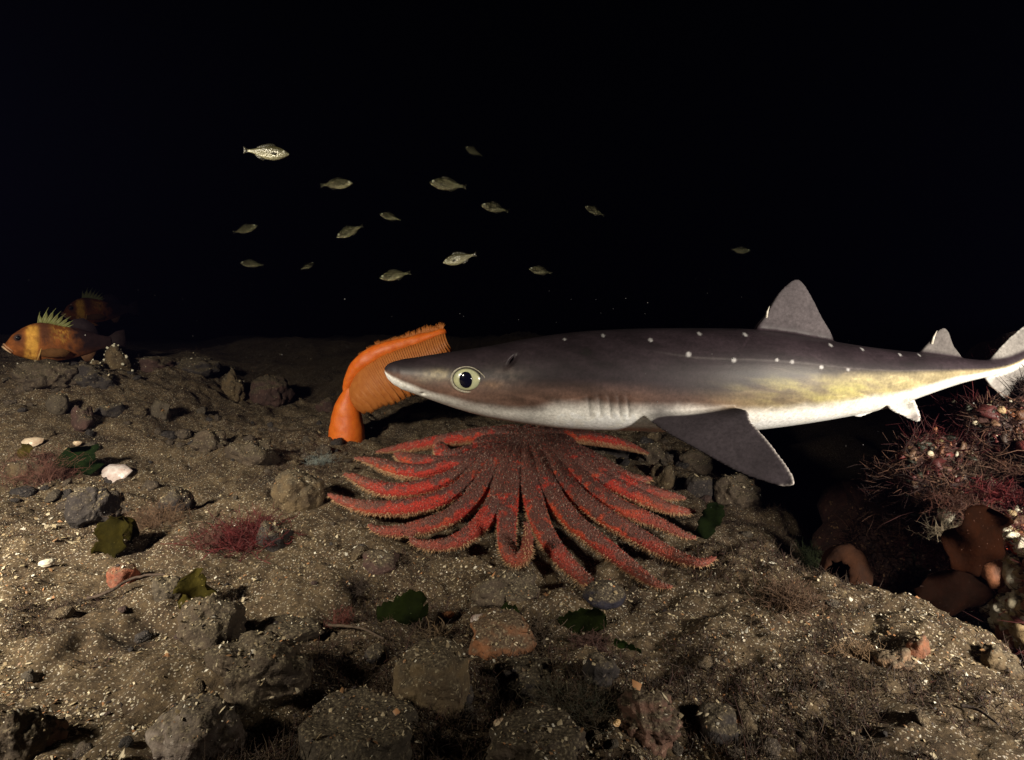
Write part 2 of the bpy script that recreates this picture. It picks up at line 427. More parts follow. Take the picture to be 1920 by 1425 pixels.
def catmull(pts, per=8):
    pts = np.array(pts, float); out = []; n = len(pts)
    for i in range(n - 1):
        p0, p1, p2, p3 = pts[max(i - 1, 0)], pts[i], pts[i + 1], pts[min(i + 2, n - 1)]
        for t in np.linspace(0, 1, per, endpoint=False):
            out.append(.5 * ((2 * p1) + (-p0 + p2) * t + (2 * p0 - 5 * p1 + 4 * p2 - p3) * t * t + (-p0 + 3 * p1 - 3 * p2 + p3) * t ** 3))
    out.append(pts[-1]); return np.array(out)
def smooth1(a, k):
    ker = np.hanning(2 * k + 3)[1:-1]; ker /= ker.sum()
    return np.convolve(np.pad(a, k, mode='edge'), ker, 'valid')
def dogfish():
    #         u    top  bottom halfwidth
    S = np.array([
        (722, 688, 700, .006), (728, 682, 711, .014), (740, 677, 722, .022), (760, 673, 731, .031), (797, 667, 745, .042), (855, 658, 765, .056),
        (913, 650, 781, .066), (971, 638, 791, .073), (1030, 628, 799, .078), (1088, 621, 803, .081), (1176, 616, 805, .083),
        (1250, 615, 808, .083), (1320, 615, 809, .082), (1400, 616, 806, .077), (1470, 624, 798, .070), (1540, 637, 788, .061),
        (1620, 650, 774, .049), (1680, 657, 760, .040), (1740, 663, 738, .031), (1800, 671, 718, .021), (1850, 677, 707, .014),
        (1900, 668, 694, .011), (1950, 636, 660, .009), (2000, 592, 604, .006)], float)
    u = np.concatenate([722 + 30 * np.linspace(0, 1, 14) ** 1.6, np.linspace(756, 2000, 130)])
    top, bot, hw = [np.interp(u, S[:, 0], S[:, k]) for k in (1, 2, 3)]
    mid0 = slice(13, None)
    for a in (top, bot, hw):
        a[mid0] = smooth1(a, 4)[mid0]
    Yd = lambda uu: np.interp(uu, [722, 1100, 1500, 1850, 2000], [1.10, 1.06, 1.03, 1.03, 1.05])
    C3 = np.array([P(a, (b + c) / 2, Yd(a)) for a, b, c in zip(u, top, bot)])
    ZT = np.array([P(a, b, Yd(a))[2] for a, b in zip(u, top)])
    ZB = np.array([P(a, b, Yd(a))[2] for a, b in zip(u, bot)])
    xs, yc, zc, hh = C3[:, 0], C3[:, 1], (ZT + ZB) / 2, (ZT - ZB) / 2
    M = 56
    th = np.linspace(0, 2 * np.pi, M, endpoint=False)
    V = []
    for i in range(len(u)):
        hd = np.interp(u[i], [722, 900, 1150, 1400], [1, 1, 0.35, 0])      # head: wide below, flat underside
        c, s = np.cos(th), np.sin(th)
        n = 2.25
        px = np.sign(c) * np.abs(c) ** (2 / n) * hw[i]
        pz = np.sign(s) * np.abs(s) ** (2 / n) * hh[i]
        widen = 1 + 0.10 * hd * np.clip(-s, 0, 1) * (1 - np.abs(s)) - 0.16 * hd * np.clip(s, 0, 1) ** 1.5
        V.append(np.stack([np.full(M, xs[i]), yc[i] + px * widen, zc[i] + pz], -1))
    V = np.concatenate(V)
    Fc = []
    for i in range(len(u) - 1):
        for j in range(M):
            a, b = i * M + j, i * M + (j + 1) % M
            Fc.append((a, b, b + M, a + M))
    Fc.append(tuple(range(M))[::-1]); Fc.append(tuple(range((len(u) - 1) * M, len(u) * M)))
    geo = Geo(); geo.add(V, Fc)
    # fins: closed outlines in the photo, each with its own distance, given real thickness
    def dens(pts, closed=True, step=8):
        pts = np.array(pts, float); out = []
        n = len(pts)
        for i in range(n if closed else n - 1):
            p0, p1, p2, p3 = pts[(i - 1) % n], pts[i], pts[(i + 1) % n], pts[(i + 2) % n]
            if not closed:
                p0, p3 = pts[max(i - 1, 0)], pts[min(i + 2, n - 1)]
            k = max(2, int(np.linalg.norm((p2 - p1)[:2]) / step))
            for t in np.linspace(0, 1, k, endpoint=False):
                out.append(0.5 * ((2 * p1) + (-p0 + p2) * t + (2 * p0 - 5 * p1 + 4 * p2 - p3) * t ** 2 + (-p0 + 3 * p1 - 3 * p2 + p3) * t ** 3))
        return np.array(out)
    edges = {}
    def slab(key, pts, thick, normal=None):
        """pts: (u, v, Y, relative thickness)"""
        d = dens(pts)
        W = np.array([P(a, b, c) for a, b, c in d[:, :3]])
        t = np.clip(d[:, 3], 0.2, 1.2) * thick
        if normal is None: nrm = np.array([0, 1.0, 0])
        else: nrm = np.asarray(normal, float) / np.linalg.norm(normal)
        cen = W.mean(0)
        n = len(W)
        inner = cen + (W - cen) * 0.72
        ti = np.minimum(t * 1.0 + thick * 0.30, thick * 1.05)
        A = np.concatenate([W + nrm * t[:, None] * .5, inner + nrm * ti[:, None] * .5, [cen + nrm * thick * .5]])
        B = np.concatenate([W - nrm * t[:, None] * .5, inner - nrm * ti[:, None] * .5, [cen - nrm * thick * .5]])
        VV = np.concatenate([A, B]); m = 2 * n + 1; fs = []
        for i in range(n):
            j = (i + 1) % n
            fs += [(i, j, n + j, n + i), (n + i, n + j, 2 * n), (m + j, m + i, m + n + i, m + n + j), (m + n + j, m + n + i, m + 2 * n), (j, i, m + i, m + j)]
        geo.add(VV, fs)
        edges[key] = W
    yd = lambda a: float(Yd(a))
    slab('dorsal', [(a, b, yd(a), t) for a, b, t in [(1418, 622, 1.2), (1424, 604, 1.1), (1436, 590, .8), (1447, 568, .5), (1465, 543, .4), (1484, 527, .3), (1497, 523, .3), (1510, 537, .3), (1526, 565, .3), (1542, 597, .3), (1557, 622, .35), (1562, 640, .3), (1538, 634, .5), (1512, 640, 1.0), (1470, 642, 1.2)]], .013)
    slab('dorsal2', [(a, b, yd(a), t) for a, b, t in [(1718, 672, 1.2), (1728, 655, 1), (1740, 643, .7), (1750, 630, .5), (1759, 619, .4), (1771, 614, .3), (1779, 622, .3), (1784, 636, .3), (1790, 651, .3), (1800, 663, .35), (1803, 672, .3), (1786, 671, .6), (1765, 678, 1.1)]], .009)
    slab('caudal', [(a, b, yd(a), t) for a, b, t in [(1838, 690, 1.1), (1854, 675, .9), (1872, 655, .5), (1894, 632, .4), (1922, 609, .35), (1962, 580, .3), (2006, 556, .3), (2016, 566, .3), (1998, 606, .3), (1968, 652, .35), (1936, 690, .4), (1920, 708, .35), (1920, 722, .35), (1930, 750, .3), (1942, 772, .3), (1932, 780, .3), (1908, 770, .35), (1886, 751, .4), (1862, 729, .5), (1846, 709, .9)]], .009)
    def fin_loft(lead, trail, thick, mirror=False):
        A = catmull([P(*q) for q in lead], 8); B = catmull([P(*q) for q in trail], 8)
        def res(c, n):
            L = np.concatenate([[0], np.cumsum(np.linalg.norm(np.diff(c, axis=0), axis=1))]); t = np.linspace(0, L[-1], n)
            return np.stack([np.interp(t, L, c[:, k]) for k in range(3)], 1)
        n, m = 40, 14
        A, B = res(A, n), res(B, n)
        if mirror:
            for c in (A, B): c[:, 1] = 2 * np.interp(c[:, 0], xs, yc) - c[:, 1]
        VV = []
        for sgn in (1, -1):
            for i in range(n):
                f = i / (n - 1)
                nr = np.cross(A[min(i + 1, n - 1)] - A[max(i - 1, 0)], B[i] - A[i] + 1e-6); nr /= np.linalg.norm(nr) + 1e-9
                for j in range(m):
                    g_ = j / (m - 1); p = A[i] + (B[i] - A[i]) * g_
                    th = (thick * (1 - .72 * f) * (max(0, g_ * (1 - g_)) ** .5 * 1.5 * (1 - .35 * g_)) + .0016)
                    VV.append(p + sgn * nr * th * .5)
        fs = []; N1 = n * m
        for i in range(n - 1):
            for j in range(m - 1):
                k = i * m + j
                fs += [(k, k + 1, k + m + 1, k + m), (N1 + k, N1 + k + m, N1 + k + m + 1, N1 + k + 1)]
        bd = list(range(m)) + [i * m + m - 1 for i in range(1, n)] + [(n - 1) * m + j for j in range(m - 2, -1, -1)] + [i * m for i in range(n - 2, 0, -1)]
        for i in range(len(bd)):
            k, k2 = bd[i], bd[(i + 1) % len(bd)]; fs.append((k2, k, N1 + k, N1 + k2))
        geo.add(np.array(VV), fs)
        return np.concatenate([A, B[::-1]])
    lead = [(1200, 748, 1.03), (1200, 772, .99), (1241, 806, .945), (1302, 841, .905), (1384, 886, .865), (1440, 906, .84), (1470, 913, .83), (1488, 910, .822)]
    trail = [(1330, 744, 1.03), (1362, 762, .985), (1400, 769, .935), (1409, 790, .91), (1432, 816, .885), (1465, 857, .85), (1486, 889, .83), (1491, 904, .822)]
    edges['pectoral'] = fin_loft(lead, trail, .021)
    fin_loft(lead, trail, .016, True)
    pel = [(1664, 752, 1.0, 1), (1668, 768, .99, .8), (1692, 780, .975, .5), (1713, 790, .965, .35), (1723, 791, .96, .3), (1727, 785, .96, .3), (1723, 768, .965, .3), (1717, 754, .975, .35), (1711, 743, .985, .4), (1697, 736, 1.0, .8), (1676, 738, 1.01, 1)]
    slab('pelvic', pel, .009, (0.1, 1, 0.35))
    slab('pelvic_far', [(a, b, 2.06 - c, t) for a, b, c, t in pel], .008, (0.1, 1, -0.35))
    slab('anal', [(1590, 768, 1.02, 1), (1606, 782, 1.01, .5), (1624, 779, 1.01, .3), (1640, 766, 1.02, .8)], .008)
    me = geo.mesh('dogfish_rough', cols=False)
    tmp = bpy.data.objects.new('dogfish_rough', me); COL.objects.link(tmp)
    rm = tmp.modifiers.new('r', 'REMESH'); rm.mode = 'VOXEL'; rm.voxel_size = 0.0023; rm.use_smooth_shade = True
    sm = tmp.modifiers.new('s', 'SMOOTH'); sm.factor = 0.5; sm.iterations = 5
    dg = bpy.context.evaluated_depsgraph_get()
    body = bpy.data.meshes.new_from_object(tmp.evaluated_get(dg))
    bpy.data.objects.remove(tmp)
    nV = len(body.vertices)
    co = np.empty(nV * 3, np.float32); body.vertices.foreach_get('co', co); co = co.reshape(-1, 3).astype(float)
    # ---- markings of the skin
    x, y, z = co.T
    Yc, Zc, H, Wd = [np.interp(x, xs, a) for a in (yc, zc, hh, hw)]
    uu = np.interp(x, xs, u)
    q = (z - Zc) / H
    nz = fbm(x * 22, y * 22, z * 22, 4, 3)
    nf = fbm(x * 120, y * 120, z * 120, 3, 9)
    qb = np.interp(uu, [722, 797, 900, 971, 1030, 1100, 1200, 1320, 1450, 1600, 1750, 1850], [-.1, -.52, -.60, -.58, -.42, -.40, -.42, -.46, -.48, -.42, -.30, -.2]) + 0.05 * nz
    dark = np.array([.026, .0175, .022]); warm = np.array([.125, .070, .052]); tan = np.array([.33, .27, .15]); white = np.array([.80, .78, .74])
    rear = sstep(1230, 1640, uu)[:, None]
    qline = np.interp(uu, [722, 1200, 1280, 1500, 1700, 1850], [.9, .62, .50, .42, .34, .15])
    flank_t = sstep(qline + .05 - .55 * (1 - rear[:, 0]), qline - .22 - .75 * (1 - rear[:, 0]), q)[:, None]
    flank = warm + (tan - warm) * rear
    col = dark + (flank - dark) * flank_t * (0.75 + 0.25 * np.clip(1 + nz, 0, 1))[:, None]
    wt = sstep(qb + .16, qb - .14, q)[:, None]
    col = col + (white - col) * wt
    # pale band from cheek round the eye
    def blot(cu, cv, ru, rv, c, amt):
        nonlocal col
        c3 = P(cu, cv, yd(cu)); k = 1.06 / F
        d = ((x - c3[0]) / (ru * k)) ** 2 + ((z - c3[2]) / (rv * k)) ** 2
        t = (np.exp(-d * 1.6) * amt * (y < Yc) * np.clip(0.8 + 0.5 * nf, 0, 1.2))[:, None]
        col = col + (np.array(c) - col) * np.clip(t, 0, 1)
    blot(828, 697, 30, 10, (.42, .34, .2), .8); blot(800, 704, 26, 12, (.25, .2, .15), .5)
    blot(925, 712, 22, 9, (.34, .2, .12), .7); blot(950, 700, 40, 22, (.17, .13, .11), .5)
    blot(870, 752, 90, 14, (.22, .19, .18), .5)
    # lateral line
    lt = (np.exp(-((q - qline) / .018) ** 2) * sstep(1180, 1300, uu) * (y < Yc) * .16)[:, None]
    col = col + (np.array([.30, .27, .26]) - col) * lt
    # mottling, scuffs and blotches of the hide, then a painted sheen
    pat = fbm(x * 9, y * 9, z * 16, 4, 61); sc_ = fbm(x * 30 + z * 60, y * 20, z * 90, 3, 62)
    col = col * (1 + .30 * pat + .22 * sc_ * (1 - wt[:, 0]))[:, None]
    gold_sheen = np.exp(-((uu - 1520) / 120) ** 2 - ((q + .12) / .26) ** 2) * (y < Yc)  # yellow-green sheen of the rear flank, painted into the colour
    col = col + (np.array([.42, .38, .12]) - col) * (np.clip(gold_sheen * (.7 + .9 * sc_ + .5 * pat), 0, 1) * .7)[:, None]
    for gu in (1106, 1126, 1145, 1162, 1178):
        gx = P(gu, 765, .985)[0]; zt, zb = P(gu, 744, .985)[2], P(gu, 786, .985)[2]
        k_ = np.exp(-((x - gx + (z - (zt + zb) / 2) * .18 + .0012 * sc_) / .0021) ** 2) * sstep(zb - .003, zb + .008, z) * sstep(zt + .003, zt - .008, z) * (y < Yc)
        col = col * (1 - .55 * k_)[:, None]
    for _k in range(26):                                  # thin old scratches
        rs = np.random.default_rng(100 + _k); su, sq, an, ln = rs.uniform(800, 1700), rs.uniform(-.5, .8), rs.normal(0, .35), rs.uniform(8, 26)
        dx_, dz_ = (uu - su), (q - sq) * 85
        a_ = dx_ * math.cos(an) + dz_ * math.sin(an); b_ = -dx_ * math.sin(an) + dz_ * math.cos(an)
        col = col * (1 + .5 * np.exp(-(a_ / ln) ** 2 - (b_ / 1.5) ** 2))[:, None]
    # white spots
    for su, sv, r in [(1058, 636, 3.2), (1130, 629, 4), (1214, 637, 5), (1278, 661, 6.2), (1309, 625, 4.2), (1359, 671, 6), (1394, 627, 4.4), (1439, 671, 4.6), (1467, 675, 5), (1522, 685, 4.4), (1556, 647, 4.2), (1574, 690, 4), (1619, 655, 3.6), (1692, 665, 3.4), (1733, 667, 3.6)]:
        c3 = P(su, sv, yd(su) - .03); k = 1.02 / F * r * 0.78
        d2 = ((x - c3[0]) ** 2 + (z - c3[2]) ** 2) / k ** 2
        t = (sstep(1.6 + .8 * sc_, .1, d2) * (y < Yc) * .68)[:, None]
        col = col + (np.array([.62, .60, .60]) - col) * t
    gloss = np.ones(nV)
    # fins
    def fin(mask, base, edge_key, eu, ec, ew=.007, amt=1.0):
        nonlocal col
        base = np.array(base); ec = np.array(ec)
        W = edges[edge_key]
        seg = W[eu] if eu is not None else W
        idx = np.nonzero(mask > 0.01)[0]
        if not len(idx): return
        D = np.full(len(idx), 9.0)
        for w in seg: D = np.minimum(D, np.linalg.norm(co[idx] - w, axis=1))
        e = sstep(ew, ew * .3, D)[:, None]
        c = base * (0.9 + .12 * nz[idx])[:, None]
        c = c + (ec - c) * e
        m = (mask[idx] * amt)[:, None]
        gloss[idx] = np.minimum(gloss[idx], 1 - mask[idx])
        col[idx] = col[idx] + (c - col[idx]) * m
    up = sstep(1.0, 1.25, q)
    fin(up * (uu > 1405) * (uu < 1580), (.10, .086, .092), 'dorsal', slice(-14, None), (.24, .21, .20))
    fin(up * (uu > 1705) * (uu < 1815), (.15, .135, .13), 'dorsal2', slice(-8, None), (.3, .28, .26))
    fin(sstep(1838, 1868, uu) * np.clip(sstep(.9, 1.5, np.abs(q)), 0, 1), (.26, .24, .225), 'caudal', None, (.4, .38, .35), .005)
    out = sstep(1.02, 1.14, (Yc - y) / Wd) * (uu > 1185) * (uu < 1560)
    rootm = np.exp(-(((x - P(1232, 772, 1.0)[0]) / .03) ** 2 + ((z - P(1232, 772, 1.0)[2]) / .022) ** 2)) * (y < Yc)
    tr = len(edges['pectoral'])
    fin(np.clip(out + rootm * .8, 0, 1), (.050, .041, .047), 'pectoral', slice(int(tr * .47), int(tr * .84)), (.40, .36, .34), .0055)
    fin(sstep(1.0, 1.2, (y - Yc) / Wd) * (uu > 1185) * (uu < 1560), (.12, .10, .10), 'pectoral', slice(0, 1), (.2, .18, .18), .001)
    fin(sstep(-1.0, -1.15, q) * (uu > 1650) * (uu < 1740), (.36, .32, .31), 'pelvic', None, (.75, .73, .7), .004)
    # gill slits are darkened in the colour above; their folds are geometry (below)
    col = col * (1 + 0.10 * nf)[:, None]
    col = np.clip(col, .01, .85)
    at = body.color_attributes.new('tint', 'FLOAT_COLOR', 'POINT')
    at.data.foreach_set('color', np.concatenate([col, gloss[:, None]], 1).astype(np.float32).ravel())
    # ---- gill folds, nostril and mouth pressed into the surface
    disp = np.zeros((nV, 3))
    side = (y < Yc)
    for gu in (1106, 1126, 1145, 1162, 1178):
        gx = P(gu, 765, .985)[0]; zt, zb = P(gu, 738, .985)[2], P(gu, 788, .985)[2]
        lean = (z - (zt + zb) / 2) * 0.18
        k = np.exp(-((x - gx + lean) / .0034) ** 2) * sstep(zb - .004, zb + .008, z) * sstep(zt + .004, zt - .008, z) * side
        disp[:, 1] += .0016 * k
        k2 = np.exp(-((x - gx + lean + .008) / .006) ** 2) * sstep(zb - .004, zb + .01, z) * sstep(zt + .004, zt - .01, z) * side
        disp[:, 1] -= .0003 * k2
    nst = P(793, 738, 1.06)
    disp[:, 1] += .006 * np.exp(-(((x - nst[0]) / .005) ** 2 + ((z - nst[2]) / .003) ** 2)) * side
    sp = P(960, 678, 1.0)
    disp[:, 1] += .012 * np.exp(-(((x - sp[0]) / .0075) ** 2 + ((z - sp[2] - (x - sp[0]) * .9) / .0055) ** 2)) * side
    co = co + disp
    body.vertices.foreach_set('co', co.astype(np.float32).ravel()); body.update()
    skin = material('dogfish_skin', (1, 1, 1), scale=210, rough=0.44, spec=0.5, bump=0.10, bscale=420, bdist=0.0012, attr=True, attr_mix=0.40, coat=0.0)
    _nt = skin.node_tree; _b = _nt.nodes['Principled BSDF']; _at = _nt.nodes['Attribute']
    for _inp, _lo, _hi in (('Roughness', .85, .50), ('Specular IOR Level', .08, .34)):
        _mr = _nt.nodes.new('ShaderNodeMapRange'); _mr.inputs['To Min'].default_value = _lo; _mr.inputs['To Max'].default_value = _hi
        _nt.links.new(_at.outputs['Alpha'], _mr.inputs['Value']); _nt.links.new(_mr.outputs['Result'], _b.inputs[_inp])
    root = empty('spiny_dogfish', (float(np.mean(xs)), float(np.mean(yc)), float(ZB.min())))
    tag(root, 'spiny dogfish shark with white spots and pale belly swimming over the sea star', 'shark')
    def child(name, me, mat, par=None):
        o = obj(name, me, mat)
        o.parent = par or root
        if par is None: o.matrix_parent_inverse = Matrix.Translation(-Vector(root.location))
        return o
    body.name = 'dogfish_body'; body.materials.clear()
    body.polygons.foreach_set('use_smooth', np.ones(len(body.polygons), bool))
    child('body', body, skin)
    # ---- eye
    def surf_y(px, pz):
        i = np.nonzero((np.abs(co[:, 0] - px) < .004) & (np.abs(co[:, 2] - pz) < .004) & (co[:, 1] < np.interp(px, xs, yc)))[0]
        return co[i, 1].min() if len(i) else np.interp(px, xs, yc)
    e0 = P(876, 711.5, 1.04); ey = surf_y(e0[0], e0[2]); e0 = P(876, 711.5, ey)
    k = ey / F
    Vs, Fs = ICO[4]
    rx, rz, ryy = 29 * k, 22.8 * k, 12 * k
    Ve = Vs * np.array([rx, ryy, rz])
    # iris colours by angle round the pupil
    rr = np.hypot(Ve[:, 0] / rx, Ve[:, 2] / rz)
    ang = np.arctan2(Ve[:, 2] / rz, Ve[:, 0] / rx)
    ic = np.array([.36, .38, .26]) * (1 + .16 * fbm(np.cos(ang) * 3, np.sin(ang) * 3, rr * 1.5, 3, 4))[:, None]
    ic = ic + (np.array([.52, .52, .30]) - ic) * (sstep(.35, .6, rr) * (.35 + .5 * np.cos(ang * 2 - .4) ** 2))[:, None]
    ic = ic + (np.array([.05, .045, .04]) - ic) * sstep(.84, .93, rr)[:, None]
    yaw = Euler((0, 0, math.radians(-12)))
    eye_m = material('eye_iris', (1, 1, 1), scale=200, rough=.25, spec=.6, bump=.1, attr=True, attr_mix=.15, coat=.8)
    eo = obj('eye', mesh_np('dogfish_eye', Ve, Fs, np.clip(ic, .02, .8)), eye_m)
    eo.parent = root; eo.location = Vector(e0) - root.location + Vector((0, 3.5 * k, 0)); eo.rotation_euler = yaw
    Vp = Vs * np.array([13.2 * k, 5.4 * k, 15.6 * k]); Vp[:, 1] -= 9.2 * k
    po = obj('pupil', mesh_np('dogfish_pupil', Vp, Fs), material('eye_pupil', (.004, .004, .012), rough=.12, spec=.5, bump=0), eo)
    # eyelid rim
    R = Geo(); nn, mm = 64, 10
    ring = []
    for i in range(nn):
        a = 2 * math.pi * i / nn
        ax, az = math.cos(a) * rx * 1.04, math.sin(a) * rz * 1.05
        ax += 6 * k * max(0, math.cos(a)) ** 8
        w = (1.5 + 1.9 * max(0, -math.cos(a - .35))) * k
        for j in range(mm):
            b = 2 * math.pi * j / mm
            ring.append((ax + math.cos(a) * w * .8 * math.cos(b), -2.5 * k + w * .9 * math.sin(b), az + math.sin(a) * w * .8 * math.cos(b)))
    fs = [(i * mm + j, i * mm + (j + 1) % mm, ((i + 1) % nn) * mm + (j + 1) % mm, ((i + 1) % nn) * mm + j) for i in range(nn) for j in range(mm)]
    R.add(ring, fs)
    obj('eyelid', R.mesh('dogfish_eyelid', cols=False), material('eyelid_skin', (.44, .41, .33), (.16, .13, .10), scale=300, rough=.4, bump=.1), eo)
    # fin spines
    spm = material('spine_ivory', (.62, .58, .5), (.4, .36, .3), scale=200, rough=.35, bump=0)
    for (u0, v0, u1, v1) in ((1437, 596, 1443, 574), (1747, 645, 1757, 620)):
        a, b = P(u0, v0, yd(u0) - .004), P(u1, v1, yd(u1) - .004)
        g = Geo(); tube(g, [a, (a + b) / 2 + np.array([-.001, 0, .001]), b], [.0022, .0017, .0004], 8)
        o = obj('fin_spine', g.mesh('fin_spine', cols=False), spm); o.parent = root; o.matrix_parent_inverse = Matrix.Translation(-Vector(root.location))
    return root

dogfish()

# ================================================================== sunflower sea star
def sea_star():
    def dome(x, y):
        r = np.hypot((x - STAR_C[0]) / .50, (y - STAR_C[1]) / .46)
        return np.maximum(terrain(x, y, False) - .0, .125 * (1 - np.clip(r, 0, 1) ** 1.7) ** 1.0 + terrain(x, y, False) * sstep(.6, 1.05, r)) + .006
    z2p = lambda p: (580 + p[0] / 2.4, 780 + p[1] / 2.4)
    ARMS = [
        [(690, 178), (640, 190), (602, 172), (582, 125)],
        [(720, 220), (640, 220), (560, 218), (460, 203), (385, 172)],
        [(760, 180), (680, 215), (580, 245), (480, 258), (380, 240), (280, 205), (205, 190)],
        [(780, 200), (700, 250), (620, 295), (500, 330), (380, 340), (280, 315), (200, 278), (155, 262)],
        [(820, 190), (750, 260), (680, 335), (560, 392), (400, 418), (250, 412), (140, 380), (85, 352)],
        [(850, 200), (800, 280), (740, 370), (640, 455), (500, 505), (380, 523), (300, 512), (272, 488)],
        [(890, 200), (870, 300), (835, 400), (760, 500), (660, 568), (560, 585), (475, 570), (455, 540)],
        [(930, 200), (905, 320), (892, 440), (888, 560), (908, 635), (945, 652), (978, 610), (983, 540), (972, 478)],
        [(980, 200), (992, 300), (1015, 410), (1060, 530), (1135, 640), (1230, 730), (1305, 772), (1348, 742)],
        [(1030, 200), (1065, 300), (1120, 400), (1200, 490), (1320, 585), (1450, 685), (1550, 752), (1632, 772)],
        [(1080, 200), (1140, 290), (1225, 385), (1340, 465), (1480, 545), (1620, 622), (1750, 662), (1828, 638)],
        [(1120, 190), (1200, 270), (1300, 355), (1420, 425), (1560, 480), (1680, 535), (1740, 552)],
        [(1160, 190), (1260, 260), (1400, 330), (1530, 385), (1640, 425), (1735, 432)],
        [(1170, 170), (1270, 230), (1380, 288), (1500, 335), (1600, 358), (1695, 372)],
        [(1190, 160), (1280, 205), (1370, 255), (1450, 288), (1542, 284)]]
    cen = np.array(G(985, 838, dome)); cen[1] += .05
    cen[2] = dome(cen[0], cen[1])
    arms = []
    for k, A in enumerate(ARMS):
        pts = []
        for q in A:
            pts.append(G(*z2p(q), dome, lift=.010) + np.array([0, 0, .010]))
        pts = [cen * .55 + pts[0] * .45] + pts
        if k == 7:                                  # the front arm curls its tip up and back
            for i, dz in ((6, .012), (7, .028), (8, .042), (9, .052)):
                base = pts[i]; u_, v_ = z2p(A[i - 1])
                Yf = pts[5][1] - .02 * (i - 5) * .4
                pts[i] = P(u_, v_, Yf)
        arms.append(catmull(pts, 9))
    for a in (40, 62, 84, 105, 128, 150):            # arms that lie over the far side
        a = math.radians(a); pts = []
        for r in (.06, .14, .24, .34, .44):
            x, y = cen[0] + math.cos(a) * r * 1.05, cen[1] + math.sin(a) * r * .9
            pts.append((x, y, dome(x, y) + .012))
        arms.append(catmull([cen] + pts, 8))
    g = Geo()
    prof = []
    for a in arms:
        L = np.concatenate([[0], np.cumsum(np.linalg.norm(np.diff(a, axis=0), axis=1))]); t = L / L[-1]
        dep = project(a)[2]
        rad = np.interp(t, [0, .25, .5, .75, .93, 1], [.0160, .0190, .0192, .0155, .0085, .0038])
        if len(a) < 40 and L[-1] < .28: rad = rad * .72
        prof.append((a, t, rad))
        tube(g, a, rad, 14)
    V, Fc = ICO[4]
    g.add(V * np.array([.125, .11, .026]) + cen + np.array([0, 0.02, -.008]), Fc)
    me = g.mesh('star_rough', cols=False)
    tmp = bpy.data.objects.new('star_rough', me); COL.objects.link(tmp)
    rm = tmp.modifiers.new('r', 'REMESH'); rm.mode = 'VOXEL'; rm.voxel_size = .0026
    sm = tmp.modifiers.new('s', 'SMOOTH'); sm.factor = .5; sm.iterations = 4
    dg = bpy.context.evaluated_depsgraph_get()
    body = bpy.data.meshes.new_from_object(tmp.evaluated_get(dg)); bpy.data.objects.remove(tmp)
    nV = len(body.vertices)
    co = np.empty(nV * 3, np.float32); body.vertices.foreach_get('co', co); co = co.reshape(-1, 3).astype(float)
    no = np.empty(nV * 3, np.float32); body.vertices.foreach_get('normal', no); no = no.reshape(-1, 3).astype(float)
    # nearest arm for each vertex
    bd = np.full(nV, 9.0); bt = np.zeros(nV); br = np.ones(nV) * .015; bside = np.zeros(nV)
    for a, t, rad in prof:
        for i in range(0, len(a), 3):
            d = np.linalg.norm(co - a[i], axis=1)
            m = d < bd
            bd[m] = d[m]; bt[m] = t[i]; br[m] = rad[i]
    rc = np.hypot(co[:, 0] - cen[0], co[:, 1] - cen[1])
    nz = fbm(co[:, 0] * 60, co[:, 1] * 60, co[:, 2] * 60, 3, 2)
    nb = fbm(co[:, 0] * 14, co[:, 1] * 14, co[:, 2] * 14, 3, 6)
    red = np.array([.40, .026, .013]); orr = np.array([.52, .066, .020]); brn = np.array([.075, .040, .033]); pink = np.array([.19, .066, .044]); tanc = np.array([.34, .16, .08])
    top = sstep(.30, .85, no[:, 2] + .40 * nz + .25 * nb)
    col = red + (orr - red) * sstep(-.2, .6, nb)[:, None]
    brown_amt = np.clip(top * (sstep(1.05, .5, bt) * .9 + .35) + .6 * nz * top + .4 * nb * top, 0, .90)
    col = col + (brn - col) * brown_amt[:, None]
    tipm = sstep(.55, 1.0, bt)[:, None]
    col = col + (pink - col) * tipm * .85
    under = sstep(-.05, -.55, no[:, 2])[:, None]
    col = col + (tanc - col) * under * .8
    hub = sstep(.16, .05, rc)[:, None] * sstep(.2, .6, no[:, 2])[:, None]
    col = col + (brn - col) * hub * .45
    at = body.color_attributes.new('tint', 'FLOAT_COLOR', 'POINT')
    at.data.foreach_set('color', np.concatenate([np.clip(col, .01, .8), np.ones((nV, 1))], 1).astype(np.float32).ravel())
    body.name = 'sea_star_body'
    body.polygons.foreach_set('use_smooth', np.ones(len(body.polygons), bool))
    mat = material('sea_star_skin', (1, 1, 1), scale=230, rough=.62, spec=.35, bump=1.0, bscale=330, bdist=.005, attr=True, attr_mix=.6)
    root = empty('sea_star', (float(cen[0]), float(cen[1]), float(terrain(cen[0], cen[1]))))
    tag(root, 'large red many-armed sea star draped over a mound below the shark', 'sea star')
    inv = Matrix.Translation(-Vector(root.location))
    body.materials.clear()
    o = obj('body', body, mat); o.parent = root; o.matrix_parent_inverse = inv
    # fine skin gills and spines on top, tube feet along the lower edges
    def bristles(name, idx, length, width, cols, jitter, lab, tri=3):
        n = len(idx); b = co[idx]; d = no[idx] + RNG.normal(size=(n, 3)) * jitter
        d /= np.linalg.norm(d, axis=1)[:, None]
        h = np.cross(d, RNG.normal(size=(n, 3))); h /= np.linalg.norm(h, axis=1)[:, None]; w = np.cross(d, h)
        L = length * RNG.uniform(.6, 1.3, n)[:, None]; W = width * RNG.uniform(.7, 1.3, n)[:, None]
        vs = []
        for k in range(tri):
            a = 2 * math.pi * k / tri
            vs.append(b - d * .0006 + W * (math.cos(a) * h + math.sin(a) * w))
        vs.append(b + d * L)
        VV = np.stack(vs, 1).reshape(-1, 3)
        base = np.arange(n)[:, None] * (tri + 1)
